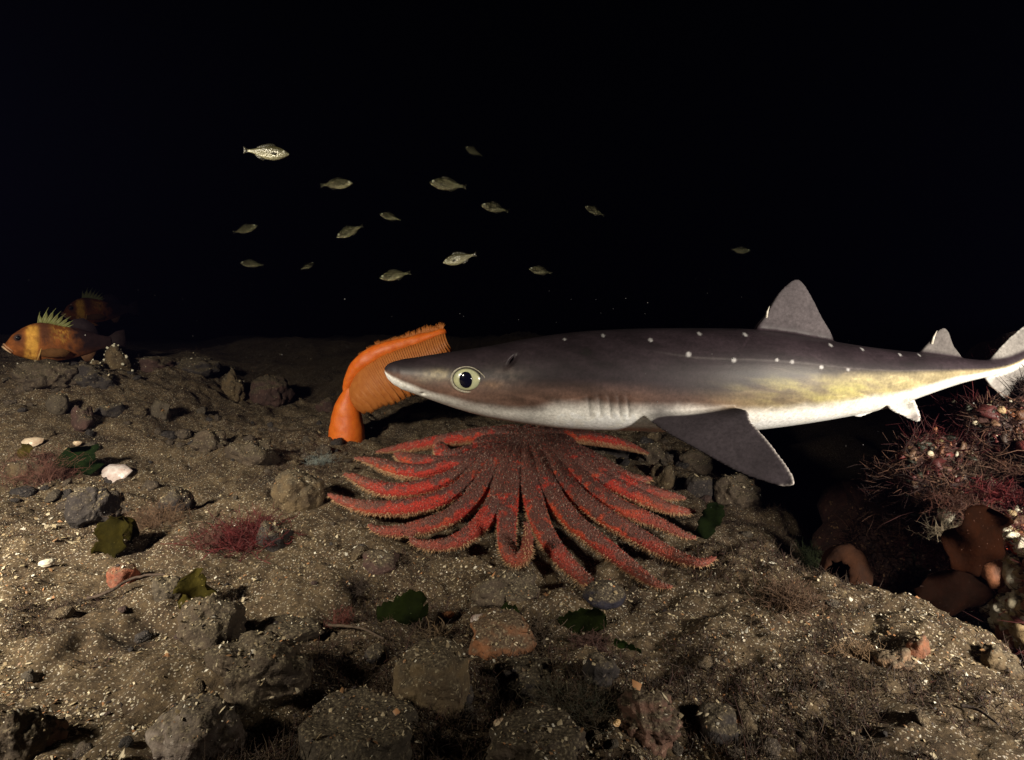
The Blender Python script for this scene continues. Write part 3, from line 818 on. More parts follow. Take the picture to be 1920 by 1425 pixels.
        fs = np.stack([np.concatenate([base + k, base + (k + 1) % tri, base + tri], 1) for k in range(tri)], 1).reshape(-1, 3)
        cc = np.repeat(np.asarray(cols), tri + 1, axis=0)
        me = mesh_np(name, VV, fs, cc, smooth=False)
        ob = obj(name, me, BRM); ob.parent = root; ob.matrix_parent_inverse = inv
        ob['kind'] = 'stuff'; ob['label'] = lab
    BRM = material('bristle', (1, 1, 1), scale=200, rough=.6, bump=0, attr=True, attr_mix=.2)
    upi = np.nonzero(no[:, 2] > .05)[0]
    pick = RNG.choice(upi, 46000)
    cb = col[pick] * RNG.uniform(.5, 1.5, (len(pick), 1))
    bead = np.array([(.30, .04, .02), (.13, .075, .06), (.04, .024, .02), (.26, .15, .11)])[RNG.choice(4, len(pick), p=[.3, .3, .25, .15])]
    cb = np.where((RNG.random(len(pick)) < .28)[:, None], bead, cb)
    bristles('skin_gills', pick, .0026, .0014, cb, .35, 'brown fuzzy skin gills over the arms')
    pick2 = RNG.choice(upi, 2600)
    bristles('spines', pick2, .0046, .0007, np.clip(np.array([.36, .27, .22]) * RNG.uniform(.6, 1.2, (len(pick2), 1)), 0, 1), .25, 'tiny pale spines scattered over the arms')
    lowi = np.nonzero((no[:, 2] < -.05) & (no[:, 2] > -.75) & (rc > .14))[0]
    pick3 = RNG.choice(lowi, 9000)
    bristles('tube_feet', pick3, .0066, .0010, np.clip(np.array([.42, .25, .13]) * RNG.uniform(.6, 1.2, (len(pick3), 1)), 0, 1), .22, 'tan tube feet fringing the lower edges of the arms')
sea_star()

# ================================================================== orange sea pen
def sea_pen():
    z2p = lambda a, b: (580 + a / 5.48, 590 + b / 5.48)
    foot = G(*z2p(383, 1300)); Y0 = foot[1] + .04
    sc = Y0 / F / 5.48
    om = material('sea_pen_flesh', (.70, .16, .014), (.55, .10, .008), scale=45, rough=.5, spec=.4, bump=.25, bscale=160, bdist=.002, subsurf=.25, sss_col=(.02, .006, .002), speck=(.35, .08, .01), speck_scale=260, speck_thr=.68)
    lm = material('sea_pen_leaf', (.54, .19, .040), (.44, .13, .024), scale=60, rough=.55, bump=.4, bscale=220, bdist=.002, trans=.25)
    root = empty('sea_pen', (foot[0], Y0, foot[2]))
    tag(root, 'bright orange sea pen bent over behind the nose of the shark', 'sea pen')
    inv = Matrix.Translation(-Vector(root.location))
    def ch(name, me, m, par=root):
        o = obj(name, me, m); o.parent = par; o.matrix_parent_inverse = inv; return o
    # swollen foot
    prof = [(1345, 350, 365), (1300, 350, 372), (1240, 384, 188), (1150, 386, 176), (1050, 384, 160), (950, 386, 138), (880, 392, 112), (820, 402, 84), (770, 412, 58), (720, 424, 34)]
    pr = np.array([(b, c, w) for b, c, w in prof], float)
    pr[0] = (1350, 383, 172); pr[1] = (1300, 383, 186)
    bs = np.linspace(1350, 720, 46); cx = np.interp(bs, pr[::-1, 0], pr[::-1, 1]); ww = smooth1(np.interp(bs, pr[::-1, 0], pr[::-1, 2]), 3)
    g = Geo(); M = 40; V = []
    for b, c, w in zip(bs, cx, ww):
        p = P(*z2p(c, b), Y0)
        a = np.arange(M) * 2 * np.pi / M
        V.append(np.stack([p[0] + np.cos(a) * w * sc, p[1] + np.sin(a) * w * sc * .85, np.full(M, p[2])], -1))
    V = np.concatenate(V); V += (fbm(V[:, 0] * 25, V[:, 1] * 25, V[:, 2] * 25, 3, 3) * .002)[:, None]
    fs = [(i * M + j, i * M + (j + 1) % M, (i + 1) * M + (j + 1) % M, (i + 1) * M + j) for i in range(len(bs) - 1) for j in range(M)] + [tuple(range((len(bs) - 1) * M, len(bs) * M))]
    g.add(V, fs); ch('foot', g.mesh('sea_pen_foot', cols=False), om)
    # bent stem
    cl = catmull([P(*z2p(a, b), Y0 + y) for a, b, y in [(408, 800, .0), (405, 740, .0), (432, 650, -.005), (500, 545, -.01), (610, 450, -.015), (780, 365, -.02), (980, 305, -.02), (1170, 245, -.015), (1330, 190, -.01), (1385, 175, 0)]], 7)
    L = np.concatenate([[0], np.cumsum(np.linalg.norm(np.diff(cl, axis=0), axis=1))]); t = L / L[-1]
    rad = np.interp(t, [0, .08, .2, .4, .6, .8, 1], [.014, .020, .027, .030, .024, .017, .010])
    g = Geo(); tube(g, cl, rad, 24)
    Vg = g.V[0]; Vg = Vg.copy(); cm = np.repeat(cl, 24, axis=0); Vg[:, 1] = cm[:, 1] + (Vg[:, 1] - cm[:, 1]) * .8
    Vg += (fbm(Vg[:, 0] * 30, Vg[:, 1] * 30, Vg[:, 2] * 30, 3, 8) * .0025)[:, None]; g.V[0] = Vg
    ch('stem', g.mesh('sea_pen_stem', cols=False), om)
    tang = np.gradient(cl, axis=0); tang /= np.linalg.norm(tang, axis=1)[:, None]
    def at(s): return np.array([np.interp(s, t, cl[:, k]) for k in range(3)]), np.array([np.interp(s, t, tang[:, k]) for k in range(3)]), float(np.interp(s, t, rad))
    # near leaves: overlapping pleats hanging from the stem
    NL = 50
    for i in range(NL):
        s = .04 + .95 * i / (NL - 1)
        p, tg, r = at(s)
        Ln = np.interp(s, [0, .12, .35, .6, .85, 1], [.080, .125, .155, .150, .105, .070])
        ang = np.interp(s, [0, .15, .4, .7, 1], [-60, -58, -62, -70, -80])
        d0 = np.array([math.cos(math.radians(ang)), -.18, math.sin(math.radians(ang))])
        side = np.cross(d0, np.array([0, 1, 0])); side /= np.linalg.norm(side)
        nrm = np.array([0, -1.0, 0])
        nu, nv = 10, 6
        rows = []
        for a in range(nu + 1):
            f = a / nu
            c = p + d0 * (r * .35 + Ln * f) + nrm * (.55 * r + .020 * math.sin(f * math.pi) ) + tg * (.012 * f * f)
            hwid = (.0052 + .0095 * f) * (1 - .45 * max(0, f - .82) / .18)
            for b in range(nv + 1):
                k = b / nv * 2 - 1
                tw = .9
                off = side * hwid * k * 1.05 + nrm * (hwid * (.46 * k - .25 * k * k + .05 * math.sin(f * 7 + i * 1.9)))
                fr = (.004 * math.sin(b * 2.7 + i * 1.3) + .006 * math.sin(i * 2.17)) * f * f
                rows.append(c + off + d0 * fr)
        rows = np.array(rows); th = np.array([0, .0014, 0])
        VV = np.concatenate([rows, rows + th]); n = len(rows); W = nv + 1; fs = []
        for a in range(nu):
            for b in range(nv):
                q = a * W + b
                fs += [(q, q + 1, q + W + 1, q + W), (n + q, n + q + W, n + q + W + 1, n + q + 1)]
        bd = [b for b in range(W)] + [a * W + nv for a in range(1, nu + 1)] + [nu * W + b for b in range(nv - 1, -1, -1)] + [a * W for a in range(nu - 1, 0, -1)]
        for a in range(len(bd)):
            x0, x1 = bd[a], bd[(a + 1) % len(bd)]
            fs.append((x1, x0, n + x0, n + x1))
        gg = Geo(); gg.add(VV, fs)
        ch('leaf', gg.mesh('sea_pen_leaf', cols=False), lm)
    # far leaves: short frilled tips rising over the stem
    for i in range(17):
        s = .27 + .70 * i / 16 + random.uniform(-.008, .008)
        p, tg, r = at(s)
        Ln = np.interp(s, [.2, .6, .85, 1], [.024, .026, .032, .030]) * random.uniform(.75, 1.15)
        gg = Geo()
        base = p + np.array([0, r * .55, r * .55])
        for k in range(9):
            f = (k - 4) / 4
            d = np.array([.30 * f + random.uniform(-.08, .08), .15, 1.0]); d /= np.linalg.norm(d)
            b0 = base + np.array([f * .0055, 0, 0])
            tube(gg, [b0, b0 + d * Ln * .5, b0 + d * Ln * (1 - .25 * abs(f)) + np.array([f * .004, 0, 0])], [.0022, .0018, .0006], 5)
        ch('leaf', gg.mesh('sea_pen_far_leaf', cols=False), lm)
sea_pen()

# ================================================================== fish
def loft_fish(S, M=24, n=2.1, sub=5):
    """S rows: x, ztop, zbottom, halfwidth (x from snout back)"""
    S = np.array(S, float)
    x = np.linspace(0, 1, 10 * sub + 6) ** 1.15 * S[-1, 0]
    tp, bt, hw = [smooth1(np.interp(x, S[:, 0], S[:, k]), 2) for k in (1, 2, 3)]
    a = np.arange(M) * 2 * np.pi / M
    V = np.concatenate([np.stack([np.full(M, x[i]), np.sign(np.cos(a)) * np.abs(np.cos(a)) ** (2 / n) * hw[i], (tp[i] + bt[i]) / 2 + np.sin(a) * (tp[i] - bt[i]) / 2], -1) for i in range(len(x))])
    fs = [(i * M + j, i * M + (j + 1) % M, (i + 1) * M + (j + 1) % M, (i + 1) * M + j) for i in range(len(x) - 1) for j in range(M)]
    fs += [tuple(range(M))[::-1], tuple(range((len(x) - 1) * M, len(x) * M))]
    return V, fs
def fan(pts, th):
    """a fin: outline in x, z with y offsets, given thickness"""
    pts = np.array(pts, float); c = pts.mean(0); n = len(pts)
    V = np.concatenate([pts + (0, th * .3, 0), [c + (0, th, 0)], pts - (0, th * .3, 0), [c - (0, th, 0)]]); fs = []
    for i in range(n):
        j = (i + 1) % n
        fs += [(i, j, n), (n + 1 + j, n + 1 + i, 2 * n + 1), (j, i, n + 1 + i, n + 1 + j)]
    return V, fs
# ---- small silvery schooling fish (unit length 1, snout at x = 0, facing -x)
def small_fish_meshes():
    g = Geo()
    V, fs = loft_fish([(0, .005, -.02, .006), (.05, .05, -.055, .03), (.12, .095, -.095, .05), (.22, .135, -.14, .066), (.36, .155, -.165, .072), (.5, .14, -.15, .062), (.64, .095, -.10, .042), (.76, .052, -.05, .024), (.84, .035, -.032, .014), (.88, .03, -.03, .008)], 22)
    nz = fbm(V[:, 0] * 30, V[:, 1] * 30, V[:, 2] * 60, 2, 4)
    t = sstep(-.10, .12, V[:, 2] + .02 * nz)[:, None]
    col = np.array([.30, .28, .17]) * (1 - t) + np.array([.055, .05, .023]) * t
    g.add(V, fs, np.clip(col * (1 + .2 * nz[:, None]), .02, .9))
    dk = (.045, .042, .028)
    g.add(*fan([(.85, 0, .03), (.91, 0, .05), (.97, 0, .085), (.955, 0, .03), (.945, 0, 0), (.955, 0, -.03), (.97, 0, -.08), (.91, 0, -.05), (.85, 0, -.03)], .006), dk)
    g.add(*fan([(.26, 0, .13), (.34, 0, .20), (.45, 0, .195), (.60, 0, .15), (.70, 0, .095), (.66, 0, .07), (.4, 0, .11)], .006), dk)
    g.add(*fan([(.5, 0, -.13), (.56, 0, -.185), (.66, 0, -.14), (.74, 0, -.075), (.68, 0, -.06)], .006), dk)
    for s in (-1, 1):
        g.add(*fan([(.24, s * .062, -.02), (.34, s * .095, .0), (.38, s * .10, -.045), (.30, s * .08, -.06)], .004), dk)
    Vs, Fs = ICO[2]
    ey, pu = [], []
    for s in (-1, 1):
        ey.append(mesh_np('small_fish_eye', Vs * np.array([.031, .014, .031]) + np.array([.105, s * .041, .028]), Fs))
        pu.append(mesh_np('small_fish_pupil', Vs * np.array([.017, .006, .017]) + np.array([.105, s * .053, .028]), Fs))
    return [g.mesh('small_fish_body')] + ey + pu
SFISH = []
for _bend in (0.0, .10, -.12, .2):
    _ms = small_fish_meshes()
    for _m in _ms:
        for _v in _m.vertices: _v.co.y += _bend * (_v.co.x - .3) ** 2 * (1 if _v.co.x > .3 else .4)
    SFISH.append(_ms)
SFM = material('silver_scales', (1, 1, 1), scale=14, rough=.24, spec=.8, bump=.5, bscale=30, bdist=.02, attr=True, attr_mix=.6, metal=.88)
SFM2 = material('glare_silver_scales', (1, 1, 1), scale=14, rough=.25, spec=1.0, bump=.3, bscale=30, bdist=.02, attr=True, attr_mix=.2, metal=.1)  # paler, less metallic copy: strobe glare put into the colour of two fish
SEM = material('fish_eye_ring', (.75, .73, .55), (.5, .5, .4), scale=60, rough=.2, bump=0)
SPM = material('fish_eye_pupil', (.004, .004, .006), rough=.15, bump=0)
def small_fish(u, v, lenpx, right, tilt, real, label, yaw=0, bright=False):
    Y = real * F / lenpx
    o = empty('schooling_fish', P(u, v, Y))
    SFB, E0, E1, P0, P1 = SFISH[int(u) % 4]
    b = obj('body', SFB, SFM, o); e = obj('eye', E0, SEM, o); obj('pupil', P0, SPM, e); e1 = obj('eye', E1, SEM, o); obj('pupil', P1, SPM, e1)
    for q in (b, e, e1): q.location = (-.5, 0, 0)
    if bright:
        b.data = SFB.copy(); b.data.materials.clear(); b.data.materials.append(SFM2)
    o.scale = (real,) * 3
    rz = math.pi if right else 0
    o.rotation_euler = (Matrix.Rotation(math.radians(tilt), 3, 'Y') @ Matrix.Rotation(rz + math.radians(yaw), 3, 'Z')).to_euler()
    return tag(o, label, 'fish', 'small silvery fish schooling in the dark water')
# tilt: positive turns the left end upwards
small_fish(499, 286, 80, True, 2, .078, 'brightest small silver fish, highest at the left, facing right', 8, True)
small_fish(630, 345, 60, True, -6, .095, 'small silver fish facing right with a shining tail root, second from top left', 12)
small_fish(459, 430, 46, True, -22, .092, 'dim small fish swimming up to the right, leftmost of the school', 20)
small_fish(657, 433, 55, False, -24, .092, 'small fish diving down left with a lit tail, near the school left side', 8)
small_fish(733, 407, 42, False, 14, .088, 'faint small fish facing left between two brighter fish in mid school', 22)
small_fish(841, 346, 70, False, 7, .105, 'olive small fish facing left, largest in the middle of the school')
small_fish(889, 284, 36, False, 24, .085, 'very faint small fish nosing up left, highest in the middle', 15)
small_fish(929, 390, 54, False, 12, .095, 'dim small fish right of and below the olive fish, nose up left', 6)
small_fish(863, 484, 66, False, -14, .10, 'pale yellow small fish facing down left, directly above the shark snout', 0, True)
small_fish(742, 516, 60, False, -10, .095, 'dull green small fish above the tip of the sea pen', 10)
small_fish(575, 500, 36, True, -40, .09, 'dark small fish turned half away, below the left part of the school', 45)
small_fish(473, 495, 42, False, 6, .09, 'nearly invisible small fish below the leftmost one', 15)
small_fish(1015, 508, 48, False, 10, .092, 'faint small fish facing left above the back of the shark head', 8)
small_fish(1116, 396, 42, False, 24, .09, 'faint small fish slanting nose up left, alone right of the school', 6)
small_fish(1387, 469, 40, True, 3, .09, 'lone yellowish small fish facing right, left of the tall dorsal fin', 4)

# ---- orange rockfish (photo pixels at the front fish, snout at x = 6)
def rockfish_meshes():
    Yr = 2.2; k = Yr / F
    def q(u, v): return ((u - 6) * k, (645 - v) * k)
    rows = []
    for u, t, b, w in [(5, 645, 651, 2), (9, 640, 655, 7), (20, 624, 664, 12), (30, 616, 669, 15), (40, 609, 673, 18), (52, 603, 677, 20), (67, 600, 680, 21), (84, 603, 681, 21), (105, 609, 679, 19), (126, 613, 674, 16), (145, 619, 668, 12), (165, 628, 660, 7), (180, 632, 656, 4), (186, 634, 655, 3)]:
        rows.append(((u - 5) * k, (645 - t) * k, (645 - b) * k, w * k))
    V, fs = loft_fish(rows, 60, 2.0, 14)
    U, Z = V[:, 0] / k + 5, 645 - V[:, 2] / k
    n1 = fbm(U * .10, V[:, 1] * 60, Z * .10, 4, 3); n2 = fbm(U * .22, V[:, 1] * 100, Z * .22, 4, 9, .65)
    org = np.array([.26, .085, .024]); yel = np.array([.74, .38, .07]); brn = np.array([.10, .040, .022]); dk = np.array([.014, .009, .011])
    col = org * (1 + .3 * n1[:, None])
    band = np.exp(-(((U - 51 + (Z - 630) * .12) / 10) ** 4)) * sstep(602, 612, Z) * (1 + .5 * n1 + .5 * n2)
    col = col + (yel - col) * np.clip(band, 0, 1)[:, None]
    sad = np.exp(-(((U - 72) / 10) ** 2)) * sstep(650, 625, Z + 8 * n2); col = col + (brn - col) * np.clip(sad * 1.1, 0, .9)[:, None]
    b2 = sstep(.25, .5, n2 + .3) * np.exp(-(((U - 98) / 13) ** 2)) * sstep(650, 630, Z); col = col + (yel * .8 - col) * np.clip(b2, 0, 1)[:, None]
    eyeb = np.exp(-(((U - 30) / 8) ** 2 + ((Z - 630) / 14) ** 2)); col = col + (brn - col) * np.clip(eyeb, 0, .9)[:, None]
    mot = sstep(.05, .35, n2 + .4 * n1); col = col + (brn * 1.3 - col) * (mot * .5 * sstep(60, 80, U))[:, None]
    rear = sstep(100, 135, U + 14 * n1) * sstep(690, 650, Z); col = col + (dk - col) * rear[:, None] * .97  # rear blackened in the colour, like the tail and soft dorsal, as if in shadow
    g = Geo(); g.add(V, fs, np.clip(col, .01, .9))
    X = lambda u, v, y=0: ((u - 5) * k, y * k, (645 - v) * k)
    # lips, tail, soft dorsal, pectoral, pelvic and anal fins
    tube(g, [X(16, 660, -10), X(9, 653, -8), X(5, 648, -3), X(4, 647, 0), X(5, 648, 3), X(9, 653, 8), X(16, 660, 10)], np.array([1.2, 1.7, 2, 2, 2, 1.7, 1.2]) * k, 8, (.62, .42, .26))
    tube(g, [X(19, 657, -11), X(11, 648, -8), X(7, 643, -3), X(6, 642, 0), X(7, 643, 3), X(11, 648, 8), X(19, 657, 11)], np.array([1.0, 1.4, 1.7, 1.7, 1.7, 1.4, 1.0]) * k, 8, (.5, .28, .16))
    g.add(*fan([X(180, 634), X(196, 622), X(212, 618), X(214, 645), X(211, 668), X(196, 664), X(180, 655)], 1.2 * k), (.016, .010, .010))
    g.add(*fan([X(112, 614), X(122, 594), X(140, 592), X(158, 606), X(165, 626), X(150, 626), X(130, 620)], 1.2 * k), (.02, .013, .015))
    g.add(*fan([X(128, 670), X(136, 684), X(148, 684), X(158, 664), X(145, 662)], 1.2 * k), (.12, .06, .03))
    for s in (-1, 1):
        g.add(*fan([X(62, 656, s * 19), X(78, 652, s * 27), X(100, 654, s * 31), (X(110, 661, s * 32)), X(102, 670, s * 29), X(80, 671, s * 25), X(62, 668, s * 19)], 1.0 * k), (.13, .06, .022))
        g.add(*fan([X(60, 676, s * 10), X(76, 690, s * 14), X(92, 688, s * 15), X(80, 678, s * 11)], 1.0 * k), (.3, .13, .04))
        tube(g, [X(56, 676, s * 17), X(60, 664, s * 19.5), X(64, 652, s * 20.5)], np.array([1.2, 1.6, .8]) * k, 6, (.62, .36, .12))
    body = g.mesh('rockfish_body')
    Vs, Fs = ICO[3]
    e, p = [], []
    for s in (-1, 1):
        e.append(mesh_np('rockfish_eye', Vs * np.array([7.5, 3.5, 7.5]) * k + np.array(X(29, 630, s * 12.5)), Fs))
        p.append(mesh_np('rockfish_pupil', Vs * np.array([4.4, 1.8, 4.8]) * k + np.array(X(29, 630, s * 15.2)), Fs))
    spn = []
    for bu, bv, tu, tv in [(63, 601, 68, 578), (68, 600, 83, 569), (74, 600, 95, 571), (81, 602, 103, 577), (88, 603, 111, 582), (95, 605, 119, 588), (101, 607, 124, 596), (107, 610, 126, 604)]:
        a, b = np.array(X(bu, bv + 3)), np.array(X(tu, tv)); gg = Geo()
        tube(gg, [a, a * .5 + b * .5 + np.array([-.8 * k, 0, .6 * k]), b], np.array([1.7, 1.2, .3]) * k, 8)
        m2 = np.array(X(bu + 7, bv + 3)); gg.add(*fan([a, a * .25 + b * .75, a * .2 + m2 * .8 + (b - a) * .42, m2 + (b - a) * .10, m2], .5 * k))
        spn.append(gg.mesh('dorsal_spine', cols=False))
    return body, e, p, spn
RB, RE, RP, RS = rockfish_meshes()
RM = material('rockfish_skin', (1, 1, 1), scale=60, rough=.7, spec=.06, bump=.4, bscale=220, bdist=.003, attr=True, attr_mix=.4)
REM = material('rockfish_eye', (.10, .05, .03), (.05, .03, .03), rough=.2, bump=0)
RSM = material('dorsal_spine', (.30, .33, .12), (.22, .20, .08), scale=50, rough=.5, bump=.1, trans=.3)
def rockfish(u, v, Y, rz, ry, label, sc=1.0):
    o = empty('rockfish', P(u, v, Y))
    o.scale = (sc,) * 3
    obj('body', RB, RM, o)
    for me_, mp_ in zip(RE, RP): obj('pupil', mp_, SPM, obj('eye', me_, REM, o))
    for m in RS: obj('dorsal_spine', m, RSM, o)
    o.rotation_euler = (0, math.radians(ry), math.radians(rz))
    return tag(o, label, 'fish', 'orange spiny fish resting at the left')
rockfish(6, 648, 2.10, 40, 0, 'orange fish with a yellow cheek and upright spines, nearer of the pair at the left', .90)
rockfish(116, 588, 4.3, 46, -4, 'dim reddish spiny fish behind and above the bright orange fish', 1.2)

# ================================================================== seaweeds
def blade(name, u, v, wpx, hpx, col, col2, label, cat='seaweed', ang=90, lean=-.2, curl=.5, seed=0, lobes=0, Y=None, taper=.25, rag=1.0, nu=26, nv=12, trans=.35, parent=None, rough=.4, ruffle=.10, fat=.0009, wide=.5, face=0.0):
    """a leaf-like sheet: foot at pixel u, v; length hpx, width wpx; ang = growth direction in the picture (90 = up)"""
    g0 = G(u, v) if Y is None else P(u, v, Y)
    s = project(g0)[2] / F
    L, W = hpx * s, wpx * s
    a = math.radians(ang)
    d = np.array([math.cos(a), lean, math.sin(a)]); d /= np.linalg.norm(d)
    vw = np.array([math.sin(face), -math.cos(face), 0.15])
    side = np.cross(d, vw); side /= np.linalg.norm(side); nn = np.cross(side, d)
    rows = []
    for i in range(nu + 1):
        f = i / nu
        wd = W * .5 * (taper + (1 - taper) * math.sin(math.pi * min(1, (f * .82 + .10))) ** wide) * (1 if f < .9 else math.sqrt(max(0.02, 1 - ((f - .9) / .1) ** 2)))
        for j in range(nv + 1):
            k = j / nv * 2 - 1
            e = 1 + (.12 * math.sin(f * 9 + seed + k) + .10 * math.sin(f * 23 + seed * 2.0 + k * 3) * abs(k) + .07 * math.sin(f * 51 + seed * 5 + k * 9) * abs(k)) * (1 + lobes) * rag
            off = ruffle * W * (math.sin(f * 11 + seed + k * 2) * abs(k) + .5 * math.sin(f * 5 + k * 3 + seed * 3))
            p = g0 + d * L * f + side * wd * k * e + nn * (off + curl * L * (f * f * .6) * math.cos(seed) + .25 * W * k * k * math.sin(seed * 1.7))
            rows.append(p)
    rows = np.array(rows); V = np.concatenate([rows, rows + nn * fat]); n = len(rows); Wd = nv + 1; fs = []
    for i in range(nu):
        for j in range(nv):
            q = i * Wd + j
            fs += [(q, q + 1, q + Wd + 1, q + Wd), (n + q, n + q + Wd, n + q + Wd + 1, n + q + 1)]
    bd = list(range(Wd)) + [i * Wd + nv for i in range(1, nu + 1)] + [nu * Wd + j for j in range(nv - 1, -1, -1)] + [i * Wd for i in range(nu - 1, 0, -1)]
    for i in range(len(bd)):
        x0, x1 = bd[i], bd[(i + 1) % len(bd)]; fs.append((x1, x0, n + x0, n + x1))
    V = V - g0
    me = mesh_np(name, V, fs)
    key = ('w', col, col2)
    if key not in ROCKM:
        ROCKM[key] = material('seaweed_sheet', col, col2, scale=40, rough=.85, spec=.04, bump=.6, bscale=110, bdist=.003, trans=trans, speck=tuple(min(.3, q * 3 + .02) for q in col), speck_scale=260, speck_thr=.70)
    o = obj(name, me, ROCKM[key], loc=tuple(g0))
    return tag(o, label, cat)
def tuft(name, u, v, wpx, hpx, col, label, cat='seaweed', n=90, rad=.0010, seed=0, Y=None, branch=3, droop=.3, dirx=0.0, col2=None, spread=.5, curl=1.1, base=.55):
    g0 = G(u, v) if Y is None else P(u, v, Y)
    s = project(g0)[2] / F; H, W = hpx * s, wpx * s
    rg = np.random.default_rng(seed + int(u)); g = Geo()
    c1 = np.array(col); c2 = np.array(col2 if col2 is not None else col) 
    n = int(n * 2.2); rad = rad * .5; mp, mc, bp, bc = [], [], [], []
    for i in range(n):
        b = np.array([rg.normal(0, W * base * .5), rg.normal(0, W * base * .5), -.2 * H * .1])
        d = np.array([rg.normal(dirx, spread), rg.normal(-.1, spread), rg.uniform(.5, 1.1)]); d /= np.linalg.norm(d)
        d[0] *= W / max(H, 1e-6) * .9
        Ls = H * rg.uniform(.35, 1.0)
        pts = [b]; dd = d.copy(); m0 = min(1.3, np.linalg.norm(d))
        for k in range(5):
            dd = dd + rg.normal(0, curl * .35, 3) + np.array([0, 0, -droop * .12 * k])
            dd = dd / (np.linalg.norm(dd) + 1e-9) * m0
            pts.append(pts[-1] + dd * Ls / 5)
        pts = np.array(pts); pts[:, 2] = np.maximum(pts[:, 2], -.02)
        c = (c1 + (c2 - c1) * rg.random()) * rg.uniform(.6, 1.4)
        mp.append(pts); mc.append(c)
        for q in range(branch):
            k = rg.integers(1, 5); p0 = pts[k]; d2 = rg.normal(0, 1, 3); d2[2] = abs(d2[2]) * .6; d2 /= np.linalg.norm(d2)
            ln = Ls * rg.uniform(.15, .35)
            bp.append([p0, p0 + d2 * ln * .5, p0 + d2 * ln + rg.normal(0, ln * .2, 3)]); bc.append(c * 1.1)
    batch_tubes(g, mp, np.linspace(rad, rad * .4, 6), 4, mc)
    if bp: batch_tubes(g, bp, np.array([.6, .5, .25]) * rad, 3, bc)
    o = obj(name, g.mesh(name), TUFTM, loc=tuple(g0))
    return tag(o, label, cat)
TUFTM = material('tuft_strands', (1, 1, 1), scale=80, rough=.6, bump=0, attr=True, attr_mix=.3, trans=.25)
GRN, GRN2 = (.014, .020, .004), (.007, .010, .003)
OLV, OLV2 = (.038, .030, .005), (.015, .013, .0035)
KLP, KLP2 = (.014, .0036, .0009), (.007, .0022, .0007)
blade('green_seaweed', 165, 892, 70, 62, (.014, .026, .007), (.007, .013, .005), 'dark green leafy seaweed beside the white shell', ang=120, seed=2, ruffle=.2)
blade('olive_seaweed', 196, 1040, 56, 84, OLV, OLV2, 'olive yellow seaweed blade curving left over a dark hollow', ang=62, seed=4)
blade('olive_seaweed', 236, 1010, 40, 60, OLV, OLV2, 'shorter olive blade leaning right behind the curved olive one', ang=52, seed=1)
blade('green_seaweed', 712, 1166, 62, 84, GRN, GRN2, 'wide green blade lying left of the brown stalk below the star', ang=22, seed=3, wide=.3)
blade('green_seaweed', 1050, 1172, 46, 92, GRN, GRN2, 'green leaf reaching right under the arm tip with the blue-black stone', ang=22, seed=5, wide=.4)
blade('green_seaweed', 968, 1158, 36, 40, GRN, GRN2, 'small green leaf above the orange-brown cobble', ang=150, seed=6)
blade('green_seaweed', 1322, 1010, 40, 84, (.010, .016, .004), (.005, .008, .003), 'dark green blade standing at the right arm tips of the star', ang=82, seed=7)
blade('green_seaweed', 1150, 1208, 34, 56, (.03, .055, .012), GRN2, 'narrow mossy blade on the sand right of the green leaf', ang=-15, seed=8, lean=-.5)
blade('olive_seaweed', 368, 1138, 62, 66, (.075, .06, .012), OLV2, 'olive brown seaweed clump at the right end of the twig', ang=80, seed=9, ruffle=.25)
blade('olive_seaweed', 45, 872, 26, 46, (.11, .085, .02), OLV2, 'yellowish narrow blade left of the reddish bushy seaweed', ang=70, seed=11)
tuft('red_seaweed', 470, 1012, 120, 62, (.16, .018, .020), 'deep red feathery seaweed on the sand left of the star', n=150, seed=1, col2=(.09, .02, .02), rad=.0016, branch=5)
tuft('red_seaweed', 395, 1015, 90, 40, (.14, .06, .05), 'dusty pink bushy seaweed left of the deep red one', n=90, seed=2, col2=(.2, .1, .07), branch=4)
tuft('red_seaweed', 88, 898, 92, 74, (.17, .065, .05), 'reddish-brown bushy seaweed beside the dark green leaf', n=170, seed=3, col2=(.24, .12, .09), branch=5, curl=.9)
tuft('brown_seaweed', 290, 985, 90, 60, (.20, .12, .07), 'tan fuzzy growth right of the olive blades', n=120, seed=4, col2=(.12, .07, .045), branch=4, curl=.9)
tuft('brown_seaweed', 815, 1200, 26, 62, (.13, .085, .045), 'upright brown stalk left of the orange-brown cobble', n=14, seed=5, spread=.12, rad=.0028, branch=2)
tuft('brown_seaweed', 1008, 1200, 34, 92, (.08, .055, .035), 'tall thin brown sprig right of the orange-brown cobble', n=22, seed=6, spread=.16, rad=.0018, branch=3)
tuft('hydroid_tuft', 1478, 1130, 84, 66, (.20, .125, .075), 'bristly tan tuft at the rim of the dark gap', n=130, seed=7, spread=.45, rad=.0013, branch=3, col2=(.11, .06, .04))
tuft('hydroid_tuft', 1500, 1060, 70, 60, (.06, .075, .03), 'dark greenish wispy tuft above the tan tuft at the gap', n=90, seed=8, rad=.0008, branch=4)
tuft('brown_seaweed', 1110, 1210, 120, 30, (.10, .05, .04), 'low purplish-brown weed right of the tall sprig', n=110, seed=9, branch=3, droop=.6, base=.3)
tuft('brown_seaweed', 1080, 1320, 130, 56, (.045, .045, .026), 'dark mossy weed patch near the bottom centre', n=170, seed=10, branch=4, col2=(.09, .06, .035), curl=.8)
tuft('hydroid_tuft', 1610, 1230, 70, 34, (.28, .18, .10), 'tan bristly weed on the bright sand at the right', n=90, seed=12, branch=2, droop=.6)
tuft('brown_seaweed', 660, 1105, 60, 44, (.06, .04, .03), 'small dark weed left of the green blade', n=70, seed=13, branch=3)
tuft('hydroid_tuft', 640, 1165, 36, 34, (.14, .04, .03), 'little dark red sprig left of the wide green blade', n=40, seed=14)
